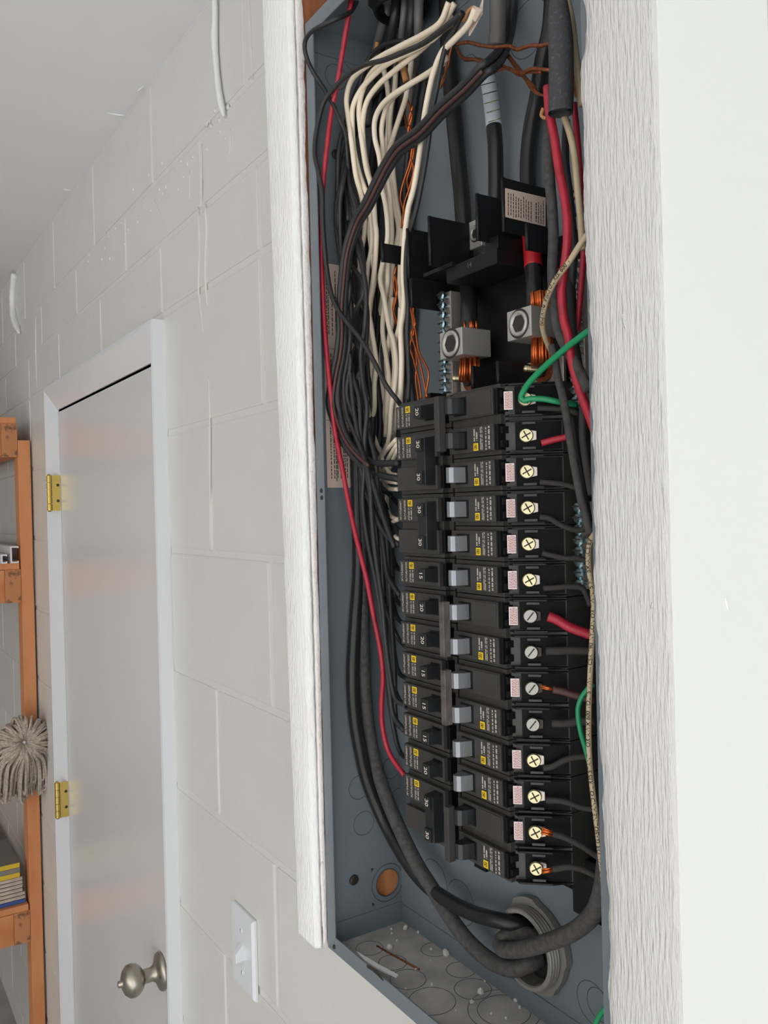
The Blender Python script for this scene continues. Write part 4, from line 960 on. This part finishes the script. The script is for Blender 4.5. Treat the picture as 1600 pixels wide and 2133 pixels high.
wire('green_wire', [(1228,688,.398),(1217,696),(1184,721),(1142,757),(1104,795),(1088,820,.399),(1087,831,.3985),(1094,834,.400),(1104,831,.402),(1131,831,.408),(1164,837,.416),(1200,843,.43)], 6.5, 'wire_green', 'bright green ground wire bent over the top right breaker screw', step=8)
wire('green_wire', [(1236,1425,.41),(1224,1436),(1210,1456),(1204,1482),(1209,1521),(1218,1553),(1228,1590,.40)], 5.6, 'wire_green', 'dull green wire bulging out from behind the printed tan wire')
wire('green_wire', [(1262,2100,.41),(1252,2112),(1244,2126),(1232,2150)], 6, 'wire_green', 'end of a green wire in the lower right corner of the box')
o, q_, r_ = wire('tan_wire', [(1245,1105,.393),(1232,1122,.398),(1226,1150),(1228,1190),(1235,1235,.393),(1237,1273),(1234,1326),(1230,1400),(1227,1473),(1227,1546),(1229,1590),(1234,1640),(1247,1748),(1255,1815),(1263,1895),(1268,1930,.392)], 6.0, 'wire_tan', 'long tan wire printed with black lettering hanging along the right post', n=12)
wire_text(o, q_[::-1], r_, 'OR THHN OR GASOLINE AND OIL RESISTANT II OR AWM 600 VOLTS VW-1 --- CSA T90 NYLON OR TWN75 FT1 BM-ANCE 800', 0.00385, 10)
# wires leaving the right breakers
rw = [([(1120,850,.411),(1150,851),(1180,853),(1205,862,.44)], 6, 'wire_black_matte', 'dark wire leaving the top right breaker under the green wire'),
      ([(1128,923,.411),(1150,917),(1180,910),(1200,905,.44)], 7, 'wire_red', 'short red wire entering the second screw of the top right double breaker'),
      ([(1125,1004,.411),(1150,1006),(1180,1010),(1205,1018,.44)], 6, 'wire_black_matte', 'dark wire at the first single breaker of the right column'),
      ([(1125,1077,.411),(1145,1080),(1165,1092),(1190,1102),(1212,1104),(1220,1095,.43)], 6, 'wire_black_matte', 'dark wire with a pale scuff at the second single breaker on the right'),
      ([(1130,1152,.411),(1150,1157),(1180,1163),(1205,1163),(1228,1172,.43)], 6, 'wire_black_matte', 'dark wire at the third single breaker of the right column'),
      ([(1132,1226,.411),(1160,1224),(1190,1222),(1212,1225),(1222,1240),(1230,1262,.43)], 6, 'wire_black_matte', 'dark wire hooking down from the fourth single breaker on the right'),
      ([(1142,1284,.411),(1160,1291),(1190,1308),(1236,1324,.412)], 10.5, 'wire_red', 'thick red wire pushed into the grey-tied double breaker on the right'),
      ([(1138,1356,.411),(1165,1356),(1195,1355),(1238,1357,.425)], 9, 'wire_black_matte', 'thick dark wire just below the thick red breaker wire'),
      ([(1152,1436,.411),(1175,1441),(1200,1449),(1238,1458,.43)], 8.5, 'cable_brown', 'brown-stained wire with frayed copper end at the second grey-tied double'),
      ([(1150,1507,.411),(1180,1507),(1205,1503),(1238,1500,.43)], 8.5, 'wire_black_matte', 'thick dark wire at the lower pole of the second grey-tied double'),
      ([(1132,1600,.411),(1150,1597),(1175,1584),(1200,1577),(1236,1576,.43)], 6.5, 'wire_black_matte', 'dark wire curving up from the single breaker below the tied doubles'),
      ([(1138,1667,.411),(1165,1668),(1190,1674),(1215,1683),(1245,1686,.43)], 6.5, 'wire_black_matte', 'dark wire at the single breaker just above the lowest right double'),
      ([(1152,1737,.411),(1180,1746),(1215,1764),(1250,1788,.412)], 7, 'wire_black_matte', 'dark wire with bare copper end at the upper pole of the lowest double'),
      ([(1152,1811,.411),(1185,1806),(1215,1812),(1255,1832,.412)], 7, 'wire_black_matte', 'dark wire with bare copper end at the lower pole of the lowest double')]
for pts, r, m, lb in rw:
    pts = [pts[0]]+[(p[0], p[1], min(0.434, 0.411+max(0, p[0]-pts[0][0])*0.00022)) for p in pts[1:]]
    o, q_, r_ = wire('breaker_wire', pts, r, m, lb)
    if 'bare copper' in lb or 'frayed' in lb:
        for k in range(6):
            d = Vector((random.uniform(-.001, .001), random.uniform(-.001, .001), random.uniform(-.0018, .0018)))
            MB().tube([q_[0]+d*0.8, q_[0]+(q_[0]-q_[2]).normalized()*0.008+d], 0.0006, 6).build('copper_strand', 'copper_new', o, smooth=True)
# --- heavy feeder cables at the bottom
two('feeder_cable', [('insulation', [(748,860,.43),(745,950),(748,1060),(752,1150,.428),(754,1210),(755,1280),(757,1360),(760,1440),(768,1520),(782,1590),(803,1655),(832,1725),(866,1795),(900,1850),(936,1908),(975,1960),(1020,2000),(1065,2018,.448),(1100,2008,.456),(1125,1995,.468)], 'cable_dusty', 1)], 'thick dusty grey feeder cable sweeping down the left side to the bottom connector', 14.5)
two('feeder_cable', [('insulation', [(742,900,.43),(745,1050),(748,1180,.432),(740,1300),(735,1400),(738,1480),(748,1550),(765,1625),(800,1710),(845,1790),(890,1845),(940,1880),(985,1902),(1030,1915,.446),(1075,1925,.455),(1110,1935,.468)], 'cable_gloss', 1)], 'second black feeder cable behind the grey one entering the bottom connector', 14)
two('feeder_cable', [('insulation', [(1132,1958,.468),(1110,1950,.46),(1085,1945),(1058,1950),(1042,1963),(1050,1978),(1088,1977),(1142,1962),(1195,1940),(1236,1903),(1256,1850),(1264,1780,.415),(1268,1700)], 'cable_dusty', 1)], 'thick grey feeder cable looping from the bottom connector up behind the right post', 17)
# bottom conduit connector
cc = P(1122, 1965, BACK-0.0005)
cn = thing('conduit_connector', (cc.x, BACK, cc.z-0.037), 'large grey threaded conduit connector with locknut in the back of the box', 'connector')
n = 40
lock = [(0.0375 if (k//5) % 2 == 0 else 0.0350) for k in range(n)]
mb = MB(); vs = []
for h, ro in ((0, 1), (0.006, 1)):
    for k in range(n): a = 2*math.pi*k/n; vs.append((cc.x+lock[k]*math.cos(a), BACK-0.0008-h, cc.z+lock[k]*math.sin(a)))
for h in (0.006, 0):
    for k in range(n): a = 2*math.pi*k/n; vs.append((cc.x+0.031*math.cos(a), BACK-0.0008-h, cc.z+0.031*math.sin(a)))
mb.add(vs, [(i*n+k, i*n+(k+1) % n, ((i+1) % 4)*n+(k+1) % n, ((i+1) % 4)*n+k) for i in range(4) for k in range(n)])
mb.build('locknut', 'thread_grey', cn)
prof = [(0.0270, 0.001), (0.0270, 0.016), (0.0280, 0.0175), (0.0305, 0.0175)]
for k in range(4): prof += [(0.0315, 0.0165-0.0028*k), (0.0300, 0.0151-0.0028*k)]
prof += [(0.0315, 0.004), (0.0315, 0.001)]
MB().lathe((cc.x, BACK, cc.z), (0, -1, 0), prof, 48, closed=True).build('threaded_nipple', 'thread_grey', cn)
MB().lathe((cc.x, BACK-0.0004, cc.z), (0, -1, 0), [(0.0001, 0.0002), (0.0274, 0.0002), (0.0274, 0.0006), (0.0001, 0.0006)], 32).build('bore', 'print_black', cn)

# ================================================================== WOODEN SHELF
XSF = -2.60
shelf = thing('wooden_shelf', (-3.4, 0.25, 0), 'rough orange-brown timber shelf unit standing against the block wall left of the door', 'shelf')
def yat(px, py): return PX(px, py, XSF).y
y3, y2, y1 = yat(70, 1200), yat(44, 1200), yat(10, 1200)
ztopp = PX(45, 917, XSF).z
for i, x in enumerate((XSF, XSF-1.25)):
    MB().box(x-0.06, x, y2, y3, 0, ztopp).build('post', 'shelf_wood', shelf, bevel=0.0015)
    MB().box(x-0.06, x, -0.02, 0.018, 0, ztopp+0.02).build('post', 'shelf_wood', shelf, bevel=0.0015)
rails = [(PX(15, 882, XSF).z, PX(15, 952, XSF).z), (PX(30, 1186, XSF).z, PX(30, 1256, XSF).z), (PX(60, 1896, XSF).z, PX(60, 1962, XSF).z)]
for zt, zb in rails:
    ledger = MB().box(-3.9, XSF+0.001, y1, y2-0.0005, zb, zt).build('ledger', 'shelf_wood', shelf, bevel=0.001)
    MB().box(XSF+0.001, XSF+0.0016, y1+0.001, y2-0.0015, zb+0.001, zt-0.001).build('end_grain', 'end_grain', ledger)
    MB().box(XSF-0.038, XSF, 0.019, y1-0.0008, zb+0.002, zt-0.001).build('arm', 'shelf_arm_wood', shelf, bevel=0.001)
    MB().box(-3.9, XSF-0.039, 0.019, 0.055, zb, zt).build('front_rail', 'shelf_wood', shelf, bevel=0.001)
for zt, zb in rails:
    for k in range(4):
        ya, yb = 0.0, y2-0.002
        MB().box(-3.9, XSF-0.002, ya+(yb-ya)*k/4+0.0015, ya+(yb-ya)*(k+1)/4-0.0015, zt, zt+0.018).build('shelf_board', 'shelf_dark' if k % 2 == 0 else 'shelf_wood', shelf, bevel=0.001)
# white plastic channels on the middle shelf
zs = rails[1][0]+0.018
def channel(px, py, w, h, L, label):
    c = PX(px, py, XSF+0.01); e = None
    t = 0.004
    prof = [(-w/2, 0), (w/2, 0), (w/2, t*1.6), (w/2-t, t), (-w/2+t, t), (-w/2+t, h-t), (w/2-t, h-t), (w/2, h-t*1.6), (w/2, h), (-w/2, h)]
    secs = [[Vector((x, c.y+p, zs+0.0005+q)) for p, q in prof] for x in (XSF+0.012, XSF+0.012-L)]
    tag(MB().rings(secs).build('plastic_channel', 'pvc_white'), label, 'channel')
channel(30, 1150, 0.022, 0.048, 0.9, 'tall white plastic channel section lying on the middle wooden shelf, nearest the post')
channel(8, 1150, 0.016, 0.026, 0.9, 'small white plastic channel section lying in front of the tall one on the shelf')
# magazines on the lowest visible shelf
zs = rails[2][0]+0.018
yb = yat(54, 1850)
cols = ['mag_blue', 'page', 'page', 'page', 'page', 'page', 'page', 'mag_yellow', 'mag_grey', 'mag_yellow']
topc = 'mag_grey'
zz = zs
names = ['bottom', 'second', 'third', 'fourth', 'fifth', 'sixth', 'seventh', 'eighth', 'ninth', 'top']
for i, cname in enumerate(cols):
    h = 0.011 if i < 7 else 0.014
    dy = 0.0 if i < 3 else -0.006*(1 if i < 7 else 2.2)
    e = thing('magazine', (XSF-0.15, yb-0.1, zz), 'magazine lying %s from the bottom in the stack on the lowest shelf' % names[i] if names[i] not in ('bottom', 'top') else '%s magazine of the stack on the lowest wooden shelf' % names[i], 'magazine', 'magazine stack on the shelf')
    ym = yb+dy
    MB().box(XSF-0.235, XSF-0.02, ym-0.27, ym, zz+0.0008, zz+h-0.001).build('pages', 'page', e)
    MB().box(XSF-0.238, XSF-0.018, ym-0.272, ym+0.001, zz+h-0.001, zz+h-0.0002).build('cover', cname if i == 0 else 'mag_grey', e)
    if cname != 'page': MB().box(XSF-0.0195, XSF-0.0175, ym-0.272, ym+0.001, zz+0.0006, zz+h-0.0004).build('spine', cname, e)
    zz += h
# mop head hanging on the post
mc = PX(50, 1545, XSF+0.10)
mop = thing('mop_head', (mc.x, mc.y-0.02, mc.z-0.15), 'grey beige cotton string mop head hanging on the shelf post beside the door', 'mop')
rm = random.Random(5); mb = MB()
cy0 = mc.y; cz0 = mc.z; cx0 = XSF+0.09
for i in range(210):
    a = rm.uniform(0, 2*math.pi); R = rm.uniform(0.55, 1.0)
    uy, uz = math.cos(a), math.sin(a)
    ry, rz = 0.098, 0.098
    xo = rm.uniform(-0.05, 0.02)
    p0 = Vector((cx0+0.004, cy0+uy*0.004, cz0+uz*0.004))
    p1 = Vector((cx0+0.022+0.01*rm.random(), cy0+uy*ry*0.45*R, cz0+uz*rz*0.45*R))
    p2 = Vector((cx0+0.004+xo*0.3, cy0+uy*ry*0.9*R, cz0+uz*rz*0.85*R-0.012))
    p3 = Vector((cx0-0.025+xo, cy0+uy*ry*1.02*R, cz0+uz*rz*0.85*R-0.062-0.03*R))
    p4 = Vector((cx0-0.03+xo, cy0+uy*ry*0.9*R+rm.uniform(-.01, .01), cz0-0.10-0.055*rm.random()+uz*0.03))
    mb.tube(spline([p0, p1, p2, p3, p4], 4), 0.0036, 6)
mb.build('yarn', 'mop_yarn', mop, smooth=True)['kind'] = 'stuff'
MB().lathe((cx0+0.012, cy0, cz0), (1, 0, 0), [(0.004, -0.01), (0.005, 0.0), (0.003, 0.009), (0.0001, 0.010)], 12).build('tie', 'pvc_white', mop, smooth=True)
MB().box(XSF-0.03, cx0-0.01, cy0-0.03, cy0+0.03, cz0-0.06, cz0+0.03).build('core', 'mop_yarn', mop, bevel=0.01)
